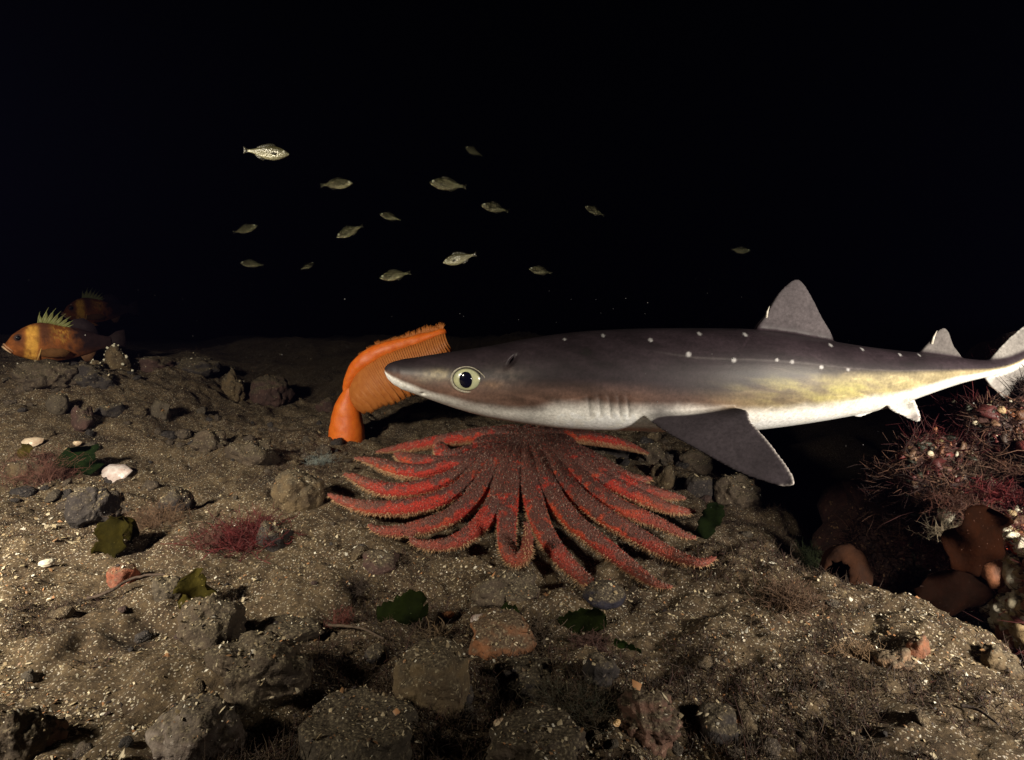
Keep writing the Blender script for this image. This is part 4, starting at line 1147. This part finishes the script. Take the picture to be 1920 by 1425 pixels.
tuft('white_hydroid', 602, 872, 34, 36, (.30, .34, .32), 'small grey-white tuft at the foot of the sea pen', n=60, seed=15, branch=3)
# twig
def twig(pts, r, label, col):
    g = Geo(); W = catmull([G(u, v) + np.array([0, 0, .006 + dz]) for u, v, dz in pts], 6)
    W[:, 2] += fbm(W[:, 0] * 40, W[:, 1] * 40, 0, 2, 3) * .002
    tube(g, W, np.linspace(r, r * .55, len(W)), 7)
    o = obj('twig', g.mesh('twig', cols=False), material('twig_bark', col, tuple(c * .5 for c in col), scale=120, rough=.8, bump=.5))
    return tag(o, label, 'twig')
twig([(165, 1128, 0), (205, 1122, .004), (250, 1107, .012), (300, 1103, .016), (350, 1105, .012), (395, 1098, .006)], .0028, 'thin dark twig lying across the left seabed', (.07, .045, .032))
twig([(600, 1178, 0), (640, 1186, .004), (690, 1196, .003), (720, 1206, 0)], .0022, 'short brown twig near the slab in the lower middle', (.09, .06, .04))
twig([(1800, 1330, 0), (1832, 1345, .003), (1870, 1372, .002)], .0022, 'dark thin stick on the bright sand at lower right', (.05, .035, .028))

# ================================================================== shells
def half_shell(u, v, wpx, hpx, col, label, rot=0, tiltx=.4, seed=0, name='shell', ribs=0):
    g0 = G(u, v); s = project(g0)[2] / F
    a, b = wpx * s / 2, wpx * s / 2 * .62
    n, m = 30, 9; rows = []
    for i in range(m + 1):
        f = i / m
        for j in range(n):
            t = 2 * math.pi * j / n
            rr = f * (1 + .07 * math.sin(3 * t + seed) + .05 * math.sin(7 * t + 2 + wpx) + .03 * math.sin(13 * t + wpx)) * (1 + ribs * .03 * math.sin(18 * t))
            rows.append((a * rr * math.cos(t), b * rr * math.sin(t), hpx * s * .55 * (1 - (f ** 2.2)) + .0008 * math.sin(f * 20)))
    R = np.array(rows); V = np.concatenate([R, R * np.array([.96, .96, .9]) - np.array([0, 0, .0012])]); q = len(R); fs = []
    for i in range(m):
        for j in range(n):
            k, k2 = i * n + j, i * n + (j + 1) % n
            fs += [(k, k2, k2 + n, k + n), (q + k, q + k + n, q + k2 + n, q + k2)]
    for j in range(n):
        k, k2 = m * n + j, m * n + (j + 1) % n; fs.append((k, k2, q + k2, q + k))
    o = obj(name, mesh_np(name, V, fs), material('shell_surface', col, (col[0] * .66, col[1] * .5, col[2] * .46), scale=70, rough=.35, bump=.25, bscale=200, bdist=.002), loc=(g0[0], g0[1], g0[2] + .006))
    o.rotation_euler = (tiltx, 0, rot)
    return tag(o, label, 'shell')
half_shell(216, 892, 72, 26, (.58, .54, .52), 'bright white half shell with pinkish middle beside the dark green seaweed', rot=-.35, tiltx=.75)
half_shell(88, 1062, 26, 16, (.6, .6, .5), 'small white shell on the gravel at the left edge', rot=.6, tiltx=.7)
half_shell(62, 832, 34, 10, (.55, .48, .36), 'long pale shell piece at the left, above the yellowish narrow blade', rot=.5, tiltx=.8)
half_shell(840, 1160, 24, 22, (.62, .30, .14), 'orange shell scrap beside the brown stalk below the star', rot=.3, tiltx=1.0)
half_shell(905, 1170, 46, 22, (.34, .29, .26), 'grey worn shell resting on the orange-brown cobble', rot=.1, tiltx=.5)
half_shell(1096, 1252, 16, 26, (.72, .68, .56), 'crescent white shell rim against the dark grey cobble', rot=1.3, tiltx=1.1)
half_shell(945, 1380, 60, 14, (.55, .46, .32), 'cream broken shell shard on the rock at the bottom centre', rot=-.9, tiltx=.6)
half_shell(1692, 1238, 36, 16, (.80, .64, .48), 'peach shell on the bright sand near the right rock wall', rot=.4, tiltx=.6)
half_shell(1370, 1365, 22, 22, (.66, .36, .20), 'pale orange shell on the low dark rock at lower right', rot=1.2, tiltx=.9)
half_shell(1156, 1366, 18, 16, (.62, .42, .2), 'small yellow-orange shell left of the rusty pink lump', rot=.8, tiltx=.8)
half_shell(145, 835, 16, 12, (.6, .5, .35), 'small tan ring-like shell above the dark green seaweed', rot=.2, tiltx=1.0)

# broken dome-shaped shell at the gap
def broken_dome():
    g0 = P(1602, 1128, .94); s = .97 / F
    V, Fc = ICO[4]; V = V.copy()
    r = 1 + .07 * fbm(V[:, 0] * 2, V[:, 1] * 2, V[:, 2] * 2, 3, 12) + .02 * fbm(V[:, 0] * 9, V[:, 1] * 9, V[:, 2] * 9, 2, 3)
    W = V * r[:, None] * np.array([48, 44, 62]) * s
    inner = W * .90
    hole = V @ np.array([-.70, -.66, .26]) > .84
    keep = [f for f in Fc if not all(hole[i] for i in f)]
    n = len(W); fs = [tuple(f) for f in keep] + [tuple(n + i for i in f[::-1]) for f in keep]
    cnt = {}
    for f in keep:
        for a, b in ((f[0], f[1]), (f[1], f[2]), (f[2], f[0])): cnt[(a, b)] = 1
    for (a, b) in list(cnt):
        if (b, a) not in cnt: fs.append((b, a, n + a, n + b))
    o = obj('broken_shell', mesh_np('broken_shell', np.concatenate([W, inner]), fs), material('worn_brown_shell', (.032, .0125, .006), (.016, .008, .0055), scale=35, rough=.85, spec=.06, bump=.6, bscale=90, bdist=.004, speck=None), loc=tuple(g0 + np.array([0, .03, .03])))
    tag(o, 'reddish-brown hollow broken shell at the rim of the dark gap', 'shell')
broken_dome()

# ================================================================== rock wall at the right, with its growth
def rock_wall():
    V, Fc = ICO[5]
    n = V.copy()
    r = 1 + .22 * fbm(V[:, 0] * 1.6, V[:, 1] * 1.6, V[:, 2] * 1.6, 4, 41) + .11 * fbm(V[:, 0] * 7, V[:, 1] * 7, V[:, 2] * 7, 4, 42, .6)
    W = n * r[:, None] * np.array([.44, .42, .46])
    m = material('wall_crust', (.070, .028, .020), (.020, .011, .011), scale=30, rough=.8, bump=.9, bscale=90, bdist=.006, speck=(.26, .15, .08), speck_scale=120, speck_thr=.63)
    c = np.array([1.13, 1.06, -.06])
    o = obj('rock_wall', mesh_np('rock_wall', W, Fc), m, loc=tuple(c))
    tag(o, 'dark weed-covered boulder rising at the right edge', 'rock')
    return o, W + c
WALL, WALLV = rock_wall()
from mathutils.bvhtree import BVHTree
_bv = BVHTree.FromPolygons([Vector(v) for v in WALLV], [tuple(int(i) for i in f) for f in ICO[5][1]])
def on_wall(u, v, fallbackY=.95):
    d = Vector(ray(u, v)).normalized()
    hit = _bv.ray_cast(Vector((0, 0, CAM_H)), d)
    if hit[0] is None: return P(u, v, fallbackY), np.array([-.5, -.8, .2])
    return np.array(hit[0]), np.array(hit[1])
def wall_crust():
    g = Geo(); V, Fc = ICO[2]; rg = np.random.default_rng(5)
    k = 0
    for _ in range(9000):
        u, v = rg.uniform(1740, 2050), rg.uniform(740, 1330)
        w = 1.3 * math.exp(-((u - 1900) / 48) ** 2 - ((v - 1120) / 110) ** 2) + .2 * math.exp(-((u - 1880) / 50) ** 2 - ((v - 960) / 50) ** 2) + .02
        if rg.random() > w: continue
        p, n = on_wall(u, v, None) if _bv.ray_cast(Vector((0, 0, CAM_H)), Vector(ray(u, v)).normalized())[0] is not None else (None, None)
        if p is None: continue
        s = rg.lognormal(-5.65, .5)
        c = [(.62, .54, .38), (.70, .64, .5), (.42, .30, .16), (.30, .12, .06), (.5, .42, .2)][rg.choice(5, p=[.3, .25, .2, .15, .1])]
        ax = np.array([rg.uniform(.5, 1.2), rg.uniform(.5, 1.2), rg.uniform(.5, 1.6)])
        Vq = V * (1 + .3 * fbm(V[:, 0] * 2 + k, V[:, 1] * 2, V[:, 2] * 2, 2, k))[:, None] * s * ax
        g.add(Vq + p + n * (s * .5 + .010 * math.exp(-((u - 1900) / 48) ** 2 - ((v - 1120) / 110) ** 2)), Fc, c); k += 1
    for _ in range(1500):                                   # dark sponges and weed-grown lumps
        u, v = rg.uniform(1690, 2060), rg.uniform(720, 1330)
        if _bv.ray_cast(Vector((0, 0, CAM_H)), Vector(ray(u, v)).normalized())[0] is None: continue
        p, n = on_wall(u, v); s = rg.lognormal(-5.5, .5)
        c = np.array([(.11, .022, .02), (.075, .03, .022), (.05, .03, .022), (.16, .09, .055), (.03, .03, .018), (.12, .05, .025)][rg.integers(6)]) * rg.uniform(.6, 1.3)
        Vq = V * (1 + .8 * fbm(V[:, 0] * 2 + k, V[:, 1] * 2, V[:, 2] * 2, 3, k, .7))[:, None] * s * rg.uniform(.5, 1.6, 3)
        g.add(Vq + p, Fc, c); k += 1
    o = obj('encrusting_growth', g.mesh('encrusting_growth'), material('crust_bits', (1, 1, 1), scale=200, rough=.5, bump=.3, attr=True, attr_mix=.4), WALL)
    o.matrix_parent_inverse = Matrix.Translation(-Vector(WALL.location))
    o['kind'] = 'stuff'; o['label'] = 'dark red and cream lumps crusting the boulder'
wall_crust()
def on(u, v, back=0.0):
    p, n = on_wall(u, v); return float(p[1]) - back
blade('brown_kelp', 1815, 1075, 108, 132, KLP, KLP2, 'broad reddish-brown kelp blade standing against the right boulder', Y=on(1822, 1020, .10), ang=80, seed=2, wide=.8, ruffle=.13, lean=-.10, curl=.1, taper=.30, trans=.3, rough=.6, rag=.25)
blade('brown_kelp', 1722, 1132, 84, 148, (.008, .0024, .0009), (.0045, .0017, .0007), 'brown kelp blade lying sideways below the broad upright one', Y=on(1790, 1090, .12), ang=16, seed=3, wide=.8, ruffle=.14, lean=-.1, curl=.1, taper=.25, trans=.3, rag=.3)
blade('green_sheet', 1648, 1092, 130, 170, (.016, .036, .012), (.006, .015, .007), 'dim green ragged seaweed sheet in the dark gap', Y=1.35, ang=98, seed=4, lobes=1.4, wide=1.4, ruffle=.06, lean=0.0, trans=.3)
blade('yellow_green_seaweed', 1662, 1150, 34, 44, (.16, .20, .02), (.07, .10, .015), 'bright yellow-green scrap beside the hollow broken shell', Y=.93, ang=80, seed=5, ruffle=.3)
blade('yellow_green_seaweed', 1800, 1258, 60, 34, (.15, .17, .03), (.07, .09, .02), 'yellow-green ruffled weed at the foot of the right boulder', Y=.76, ang=20, seed=6, ruffle=.3)
blade('yellow_green_seaweed', 1720, 1190, 50, 40, (.11, .11, .02), (.05, .06, .015), 'dull yellow-green weed in the gutter between sand and boulder', Y=.84, ang=40, seed=9, ruffle=.3)
tuft('red_seaweed', 1868, 930, 76, 46, (0.110, 0.009, 0.010), 'crimson branching seaweed high on the right boulder', Y=on(1868, 930, .02), n=120, seed=21, curl=1.5, spread=.8, col2=(0.060, 0.006, 0.007), rad=.0020, branch=4, dirx=-.1)
tuft('red_seaweed', 1800, 950, 76, 56, (0.065, 0.020, 0.015), 'tall wispy brownish-red seaweed at the left side of the right boulder', Y=on(1800, 930, .02), n=150, seed=22, col2=(0.110, 0.050, 0.030), rad=.0012, branch=6, spread=.6, curl=1.5)
tuft('red_seaweed', 1838, 880, 80, 36, (0.100, 0.045, 0.030), 'pinkish branched seaweed on top of the right boulder', Y=on(1838, 870, .0), n=120, seed=23, curl=1.5, spread=.8, col2=(0.170, 0.110, 0.075), rad=.0012, branch=5)
tuft('red_seaweed', 1905, 880, 70, 34, (0.080, 0.025, 0.018), 'rusty seaweed at the right edge above the crimson one', Y=on(1905, 880, .0), n=110, seed=24, curl=1.5, spread=.8, col2=(0.150, 0.080, 0.050), rad=.0013, branch=4)
tuft('red_seaweed', 1780, 1010, 50, 42, (0.055, 0.025, 0.018), 'dull reddish wisps left of the broad kelp blade', Y=on(1790, 1010, .03), n=80, seed=25, curl=1.5, spread=.8, col2=(0.110, 0.065, 0.040), rad=.0010, branch=4)
tuft('hydroid_tuft', 1780, 1010, 60, 60, (0.210, 0.165, 0.110), 'pale cream wisps beside the upright kelp blade', Y=on(1790, 1000, .05), n=50, seed=26, rad=.0010, branch=4)
tuft('hydroid_tuft', 1862, 1200, 70, 60, (0.070, 0.080, 0.070), 'grey-green fuzzy tuft low on the right boulder', Y=on(1862, 1200, .02), n=110, seed=27, rad=.0011, branch=4)
tuft('red_seaweed', 1740, 1200, 80, 60, (0.065, 0.028, 0.015), 'brown curly weed in the gutter under the sideways kelp', Y=on(1800, 1200, .04), n=100, seed=28, col2=(0.100, 0.060, 0.030), branch=4)
def polyp(u, v, wpx, col, label, name='anemone', Y=None, cat='anemone'):
    p, n = on_wall(u, v) if Y is None else (P(u, v, Y), np.array([-.2, -.9, .4]))
    s = project(p)[2] / F * wpx / 2; root = empty(name, tuple(p))
    m = material('polyp_flesh', col, tuple(c * .6 for c in col), scale=90, rough=.45, bump=.3, subsurf=.15, sss_col=(.01, .004, .002))
    nz = Vector(n).normalized(); q = nz.to_track_quat('Z', 'Y')
    g = Geo(); tube(g, [(0, 0, -s * .5), (0, 0, 0), (0, 0, s * .35), (0, 0, s * .6), (0, 0, s * .66)], [s * .8, s * .85, s * .9, s * .75, s * .3], 18)
    b = obj('column', g.mesh('column', cols=False), m, root); b.rotation_euler = q.to_euler()
    g = Geo()
    for i in range(22):
        a = i * 2.399; rr = s * (.35 + .45 * (i % 3) / 2)
        d = np.array([math.cos(a), math.sin(a), .8])
        b0 = np.array([math.cos(a) * rr, math.sin(a) * rr, s * .5])
        tube(g, [b0, b0 + d * s * .25, b0 + d * s * .45 + np.array([0, 0, s * .1])], [s * .13, s * .11, s * .04], 6)
    t = obj('tentacles', g.mesh('tentacles', cols=False), m, root); t.rotation_euler = q.to_euler()
    return tag(root, label, cat)
polyp(1882, 938, 26, (.62, .28, .10), 'small orange polyp below the crimson seaweed on the boulder')
polyp(1912, 1030, 34, (.62, .09, .04), 'red-orange polyp cluster at the right edge of the picture')
polyp(1846, 1210, 22, (.55, .20, .12), 'little salmon polyp at the foot of the boulder', Y=on(1846, 1210, .02))
polyp(1786, 1192, 30, (.34, .26, .04), 'mustard yellow polyp low in the gutter', Y=on(1800, 1190, .05))
polyp(1738, 1190, 32, (.30, .23, .15), 'beige knob-like polyp left of the mustard one', Y=.86)
rock(1690, 1252, 62, 30, ((.27, .17, .10), (.12, .075, .05), None), 'pinkish crusted stone on the bright sand near the boulder', rugged=.3, fine=.1)
rock(1728, 1228, 44, 40, ((.26, .10, .05), (.12, .06, .04), None), 'orange-brown stone at the rim of the gutter', rugged=.2)
rock(1882, 1262, 60, 44, CRUST, 'tan crusted stone under the boulder at the right edge', rugged=.3, fine=.1)

# barnacled lump and small things near the fish
def barnacle_lump(u, v, w, h, label):
    o = rock(u, v, w, h, CRUST, label, name='barnacled_rock', rugged=.25, fine=.1, sink=.2, sub=4)
    me = o.data; V = np.array([q.co[:] for q in me.vertices]); N_ = np.array([q.normal[:] for q in me.vertices]); rg = np.random.default_rng(int(u))
    g = Geo()
    for i in rg.choice(len(V), 46):
        if N_[i][1] > .5: continue
        s = (w * .045) * project(np.array(o.location))[2] / F * rg.uniform(.7, 1.5); d = N_[i]
        tube(g, [V[i] - d * s * .3, V[i] + d * s * .8, V[i] + d * s * 1.3, V[i] + d * s * .9], [s, s * .8, s * .5, s * .25], 7)
    b = obj('barnacles', g.mesh('barnacles', cols=False), material('barnacle_shell', (.62, .58, .45), (.4, .36, .26), scale=120, rough=.7, bump=.4), o); b['kind'] = 'stuff'
barnacle_lump(213, 690, 46, 48, 'lump crusted with pale barnacles right of the front orange fish')
barnacle_lump(178, 692, 26, 22, 'small pale barnacled knob under the fish tail')
barnacle_lump(256, 688, 20, 18, 'tiny whitish barnacled knob at the far right of the barnacled lump')

# ================================================================== loose pebbles and shell chips
def in_view(p, m=0):
    u, v, d = project(p)
    return (d > .2) & (u > m) & (u < 1920 - m) & (v > 0) & (v < 1425 - m)
def chips():
    n = 150000
    d = .5 + 3.6 * RNG.random(n) ** 1.9
    a = np.arctan((RNG.random(n) * 2 - 1) * 1.05)
    x, y = d * np.tan(a) * 1.0, d
    dens = .10 + .95 * sstep(-.05, .7, fbm(x * 5, y * 5, 0, 3, 77)) + .45 * fbm(x * 22, y * 22, 0, 3, 78)
    lft = sstep(-.55, -1.0, x) * sstep(.6, .8, y) * sstep(1.9, 1.5, y)
    dens = dens + .7 * lft
    keep = (RNG.random(n) < dens) & (x < edge_x(y) + .03) & (x > -2.2)
    x, y, lft = x[keep], y[keep], lft[keep]; n = len(x)
    z = terrain(x, y)
    bpy.context.view_layer.update()
    ex = []
    for o in ROCKS:
        m_ = o.data; nv_ = len(m_.vertices); c_ = np.empty(nv_ * 3, np.float32); m_.vertices.foreach_get('co', c_); k_ = np.empty(nv_ * 3, np.float32); m_.vertices.foreach_get('normal', k_)
        M_ = np.array(o.matrix_world); c_ = c_.reshape(-1, 3) @ M_[:3, :3].T + M_[:3, 3]; k_ = k_.reshape(-1, 3) @ M_[:3, :3].T
        id_ = np.nonzero(k_[:, 2] > .45)[0]
        if len(id_):
            d_ = o.dimensions; nn_ = int(min(520, 26000 * d_[0] * d_[1]))
            id_ = RNG.choice(id_, nn_); jit = RNG.normal(0, .002, (nn_, 3)) * (1, 1, 0); ex.append(c_[id_] + jit)
    ex = np.concatenate(ex); x, y, z = [np.concatenate([q, ex[:, k]]) for k, q in enumerate((x, y, z))]; n = len(x)
    size = np.clip(RNG.lognormal(math.log(.00108), .55, n) * (1 + .5 * np.concatenate([lft, np.zeros(n - len(lft))])), .0005, .0080)
    pal = np.array([(.58, .49, .34), (.42, .34, .21), (.28, .21, .12), (.72, .67, .56), (.26, .14, .065), (.15, .10, .060), (.44, .22, .10), (.04, .03, .03)])
    ci = RNG.choice(len(pal), n, p=[.20, .22, .20, .08, .08, .10, .04, .08])
    col = pal[ci] * RNG.uniform(.7, 1.15, (n, 1))
    P3 = np.stack([x, y, z], 1)
    u, v, dep = project(P3)
    vis = (np.arange(n) < n - len(ex)) & in_view(P3, 6) & (size / dep * F > 2) & (ci != 7)
    rank = np.argsort(-np.where(vis, size / dep, 0))[:300]
    solo = np.zeros(n, bool); solo[rank] = True
    # the 300 that show largest: one object each, sharing a few meshes
    cm = {}
    variants = []
    for k in range(10):
        rg = np.random.default_rng(k)
        m = 7; ang = np.sort(rg.uniform(0, 6.28, m)); r = rg.uniform(.7, 1.25, m); asp = rg.uniform(.35, .9)
        top = np.stack([r * np.cos(ang), r * asp * np.sin(ang), .18 * np.cos(ang * 1.0) ** 2], 1)
        V = np.concatenate([top, top * .96 - (0, 0, .12), [(0, 0, .30)]])
        fs = [(i, (i + 1) % m, 2 * m) for i in range(m)] + [((i + 1) % m, i, m + i, m + (i + 1) % m) for i in range(m)]
        variants.append((V, fs))
    base = {}
    for i in rank:
        kv, kc = RNG.integers(10), int(ci[i])
        if (kv, kc) not in base:
            if kc not in cm:
                cm[kc] = material('shell_chip', tuple(pal[kc]), tuple(pal[kc] * .7), scale=.9, rough=.5, bump=.3, bscale=3, bdist=.1)
            me = mesh_np('shell_chip', variants[kv][0], variants[kv][1], smooth=False); me.materials.append(cm[kc]); base[(kv, kc)] = me
        o = bpy.data.objects.new('shell_chip', base[(kv, kc)]); COL.objects.link(o)
        o.location = (x[i], y[i], z[i] + size[i] * .25); o.scale = (size[i],) * 3
        o.rotation_euler = (RNG.normal(0, .45), RNG.normal(0, .45), RNG.uniform(0, 6.28))
        tag(o, 'loose shell chip lying among the gravel on the seabed', 'shell chip', 'larger loose shell chips')
    x, y, z, size, col, n = x[~solo], y[~solo], z[~solo], size[~solo], col[~solo], int((~solo).sum())
    # the rest: tilted, folded flakes
    az = RNG.uniform(0, 6.28, n); asp = RNG.uniform(.3, .85, n)
    nx, ny = RNG.normal(0, .5, n), RNG.normal(0, .5, n)
    A = np.stack([np.cos(az), np.sin(az), nx], 1) * size[:, None]; B = np.stack([-np.sin(az), np.cos(az), ny], 1) * (size * asp)[:, None]
    c = np.stack([x, y, z + size * .30], 1); upv = np.array([0, 0, 1.0]) * (size * RNG.uniform(.15, .6, n))[:, None]
    j = lambda: RNG.uniform(.7, 1.25, (n, 1))
    VV = np.stack([c - A * j() - B * j() * .6, c + A * j() * .5 - B * j(), c + A * j() + B * j() * .5, c - A * j() * .4 + B * j(), c + upv], 1).reshape(-1, 3)
    b = np.arange(n)[:, None] * 5
    fs = np.stack([np.concatenate([b + k, b + (k + 1) % 4, b + 4], 1) for k in range(4)], 1).reshape(-1, 3)
    me = mesh_np('shell_grit', VV, fs, np.repeat(col, 5, axis=0), smooth=False)
    o = obj('shell_grit', me, material('grit', (1, 1, 1), scale=150, rough=.55, bump=0, attr=True, attr_mix=.25))
    tag(o, 'pale broken shell grit strewn over the brown sand', 'shell grit', kind='stuff')
chips()
def pebbles():
    ms = []
    pals = [BROWN, DARK, GREY, RED, CRUST]
    for k in range(10):
        me = rock_mesh('pebble', 1, random.uniform(.7, .95), random.uniform(.45, .75), 300 + k, sub=3, rugged=.25, fine=.05, facet=.5 * (k % 2))
        me.materials.append(material('pebble_stone', *pals[k % 5][:2], scale=1.2, rough=.8, bump=.5, bscale=4, bdist=.12, speck=pals[k % 5][2], speck_scale=6, speck_thr=.6)); ms.append(me)
    cnt = 0
    while cnt < 150:
        y = .52 + 2.3 * random.random() ** 1.5; x = random.uniform(-1.0, .85) * y
        if x > float(edge_x(y)) - .02: continue
        if math.hypot(x - STAR_C[0], y - STAR_C[1]) < .40: continue
        if random.random() > .5 + .9 * float(fbm(x * 4, y * 4, 0, 2, 91)): continue
        z = float(terrain(x, y)); s = min(.020, random.lognormvariate(math.log(.0068), .5))
        p = np.array([x, y, z])
        if not in_view(p, 8): continue
        uu, vv, dd = project(p)
        if 700 < uu < 1500 and vv < 815: continue
        o = bpy.data.objects.new('pebble', ms[random.randrange(10)]); COL.objects.link(o)
        o.location = (x, y, z + s * .22); o.scale = (s,) * 3; o.rotation_euler = (random.gauss(0, .3), random.gauss(0, .3), random.uniform(0, 6.28))
        tag(o, 'small loose pebble half sunk in the shell grit', 'pebble', 'small loose pebbles'); cnt += 1
    for x0, x1, y0, y1, num, lab, grp in ((-1.75, -.55, 1.25, 2.2, 75, 'brown rubble stone on the slope below the orange fish', 'rubble on the left slope'), (.18, .56, 1.55, 2.1, 22, 'dim rubble stone in the pile right of the sea star', 'rubble right of the star')):
        k = 0
        for _ in range(4000):
            if k >= num: break
            x, y = random.uniform(x0, x1), random.uniform(y0, y1)
            if random.random() > .55 + 1.1 * float(fbm(x * 5, y * 5, 0, 2, 93)): continue
            z = float(terrain(x, y)); s = random.uniform(.010, .028); p = np.array([x, y, z + s * .4])
            if not in_view(p, 6): continue
            uu, vv, dd = project(p)
            if (uu > 330 and x0 < -1 and vv > 870) or (x0 > 0 and vv < 812): continue
            o = bpy.data.objects.new('rubble_stone', ms[random.choice((0, 1, 2, 5, 6, 4))]); COL.objects.link(o)
            o.location = (x, y, z + s * .15); o.scale = (s, s * random.uniform(.7, 1.2), s * random.uniform(.7, 1.1)); o.rotation_euler = (random.gauss(0, .5), random.gauss(0, .5), random.uniform(0, 6.28))
            tag(o, lab, 'stone', grp); k += 1
pebbles()

def strands(name, base, nrm, length, rad, cols, lean=.8):
    """many short curved threads in one mesh"""
    n = len(base); up = nrm + RNG.normal(0, lean, (n, 3)); up /= np.linalg.norm(up, axis=1)[:, None]
    L = (length * RNG.lognormal(0, .4, n))[:, None]; sd = np.cross(up, RNG.normal(size=(n, 3))); sd /= np.linalg.norm(sd, axis=1)[:, None]
    bend = RNG.normal(0, .5, (n, 3)); pts = [base - up * .001, base + up * L * .5 + bend * L * .12, base + up * L * .85 + bend * L * .5]
    w2 = np.cross(up, sd); V = []
    for k, p in enumerate(pts):
        r = rad * (1, .8, .3)[k]
        for a in (0, 2.094, 4.189): V.append(p + r * (math.cos(a) * sd + math.sin(a) * w2))
    V = np.stack(V, 1).reshape(-1, 3); b = np.arange(n)[:, None] * 9; fs = []
    for k in range(2):
        for j in range(3):
            j2 = (j + 1) % 3; fs.append(np.concatenate([b + k * 3 + j, b + k * 3 + j2, b + k * 3 + 3 + j2, b + k * 3 + 3 + j], 1))
    return mesh_np(name, V, np.stack(fs, 1).reshape(-1, 4), np.repeat(cols, 9, axis=0))
def turf():
    n = 150000
    y = .5 + 2.6 * RNG.random(n) ** 1.6; x = (RNG.random(n) * 2 - 1) * 1.0 * y
    k = (fbm(x * 6, y * 6, 0, 3, 55) + .5 * fbm(x * 21, y * 21, 0, 2, 56) > -.05 + .42 * RNG.random(n)) & (x < edge_x(y) + .06)
    x, y = x[k], y[k]; n = len(x)
    b = np.stack([x, y, terrain(x, y)], 1)
    pal = np.array([(.075, .046, .030), (.038, .025, .019), (.13, .09, .055), (.085, .038, .030)])
    c = pal[RNG.choice(4, n, p=[.35, .3, .2, .15])] * RNG.uniform(.6, 1.3, (n, 1))
    o = obj('bottom_turf', strands('bottom_turf', b, np.array([0, 0, 1.0]), .0105, .00052, c, 1.0), TUFTM)
    tag(o, 'short brown fuzzy turf growing in patches on the sand', 'turf', kind='stuff')
    tri = WALLV[ICO[5][1]]; cen_ = tri.mean(1) - np.array(WALL.location)
    front = np.nonzero((cen_[:, 1] < .15) & (cen_[:, 0] < .25) & (cen_[:, 2] > -.25))[0]
    pick = tri[RNG.choice(front, 60000)]; w_ = RNG.dirichlet((1, 1, 1), len(pick)); B = (pick * w_[:, :, None]).sum(1)
    nn = np.cross(pick[:, 1] - pick[:, 0], pick[:, 2] - pick[:, 0]); nn /= np.linalg.norm(nn, axis=1)[:, None]
    uw, vw, _ = project(B); kp = RNG.random(len(B)) > .93 * np.exp(-((uw - 1900) / 55) ** 2 - ((vw - 1120) / 120) ** 2)
    B, nn = B[kp], nn[kp]; id_ = np.arange(len(B))
    pal = np.array([(.075, .009, .010), (.050, .013, .011), (.15, .075, .048), (.030, .012, .010)])
    f = fbm(B[:, 0] * 9, B[:, 1] * 9, B[:, 2] * 9, 3, 3)
    c = pal[np.clip(((f + .6) * 3 + RNG.normal(0, .6, len(id_))).astype(int), 0, 3)] * RNG.uniform(.6, 1.3, (len(id_), 1))
    o = obj('weed_turf', strands('weed_turf', B, nn, .024, .0008, c, 1.1), TUFTM, WALL)
    o.matrix_parent_inverse = Matrix.Translation(-Vector(WALL.location)); o['kind'] = 'stuff'; o['label'] = 'reddish-brown weed turf over the boulder'
turf()

# drifting specks in the water
def marine_snow():
    g = Geo(); V, Fc = ICO[1]; rg = np.random.default_rng(9)
    for _ in range(600):
        Y = rg.uniform(.7, 2.6); u, v = rg.uniform(-100, 2050), rg.uniform(520, 1150)
        p = P(u, v, Y)
        if p[2] < float(terrain(p[0], p[1])) + .02: continue
        s = rg.lognormal(math.log(.00042), .4)
        g.add(V * s * rg.uniform(.6, 1.4, 3) + p, Fc)
    o = obj('marine_snow', g.mesh('marine_snow', cols=False), material('speck', (.16, .155, .15), rough=.8, bump=0))
    tag(o, 'tiny pale specks drifting in the dark water', 'specks', kind='stuff')
marine_snow()

# ================================================================== water: absorbs the strobe light with distance
def haze():
    bm = bmesh.new(); bmesh.ops.create_cube(bm, size=1)
    me = bpy.data.meshes.new('haze'); bm.to_mesh(me); bm.free()
    o = obj('haze', me); o.scale = (64, 52, 8.0); o.location = (0, 18, -2.4)
    m = bpy.data.materials.new('water_volume'); m.use_nodes = True; nt = m.node_tree
    for n in list(nt.nodes):
        if n.type != 'OUTPUT_MATERIAL': nt.nodes.remove(n)
    pv = nt.nodes.new('ShaderNodeVolumePrincipled')
    pv.inputs['Color'].default_value = (.003, .003, .010, 1)
    pv.inputs['Density'].default_value = .22
    pv.inputs['Absorption Color'].default_value = (0.0, 0.0, 0.0, 1)
    nt.links.new(pv.outputs['Volume'], nt.nodes['Material Output'].inputs['Volume'])
    me.materials.append(m)
    tag(o, 'dark night water that dims things with distance', 'water', kind='stuff')
haze()
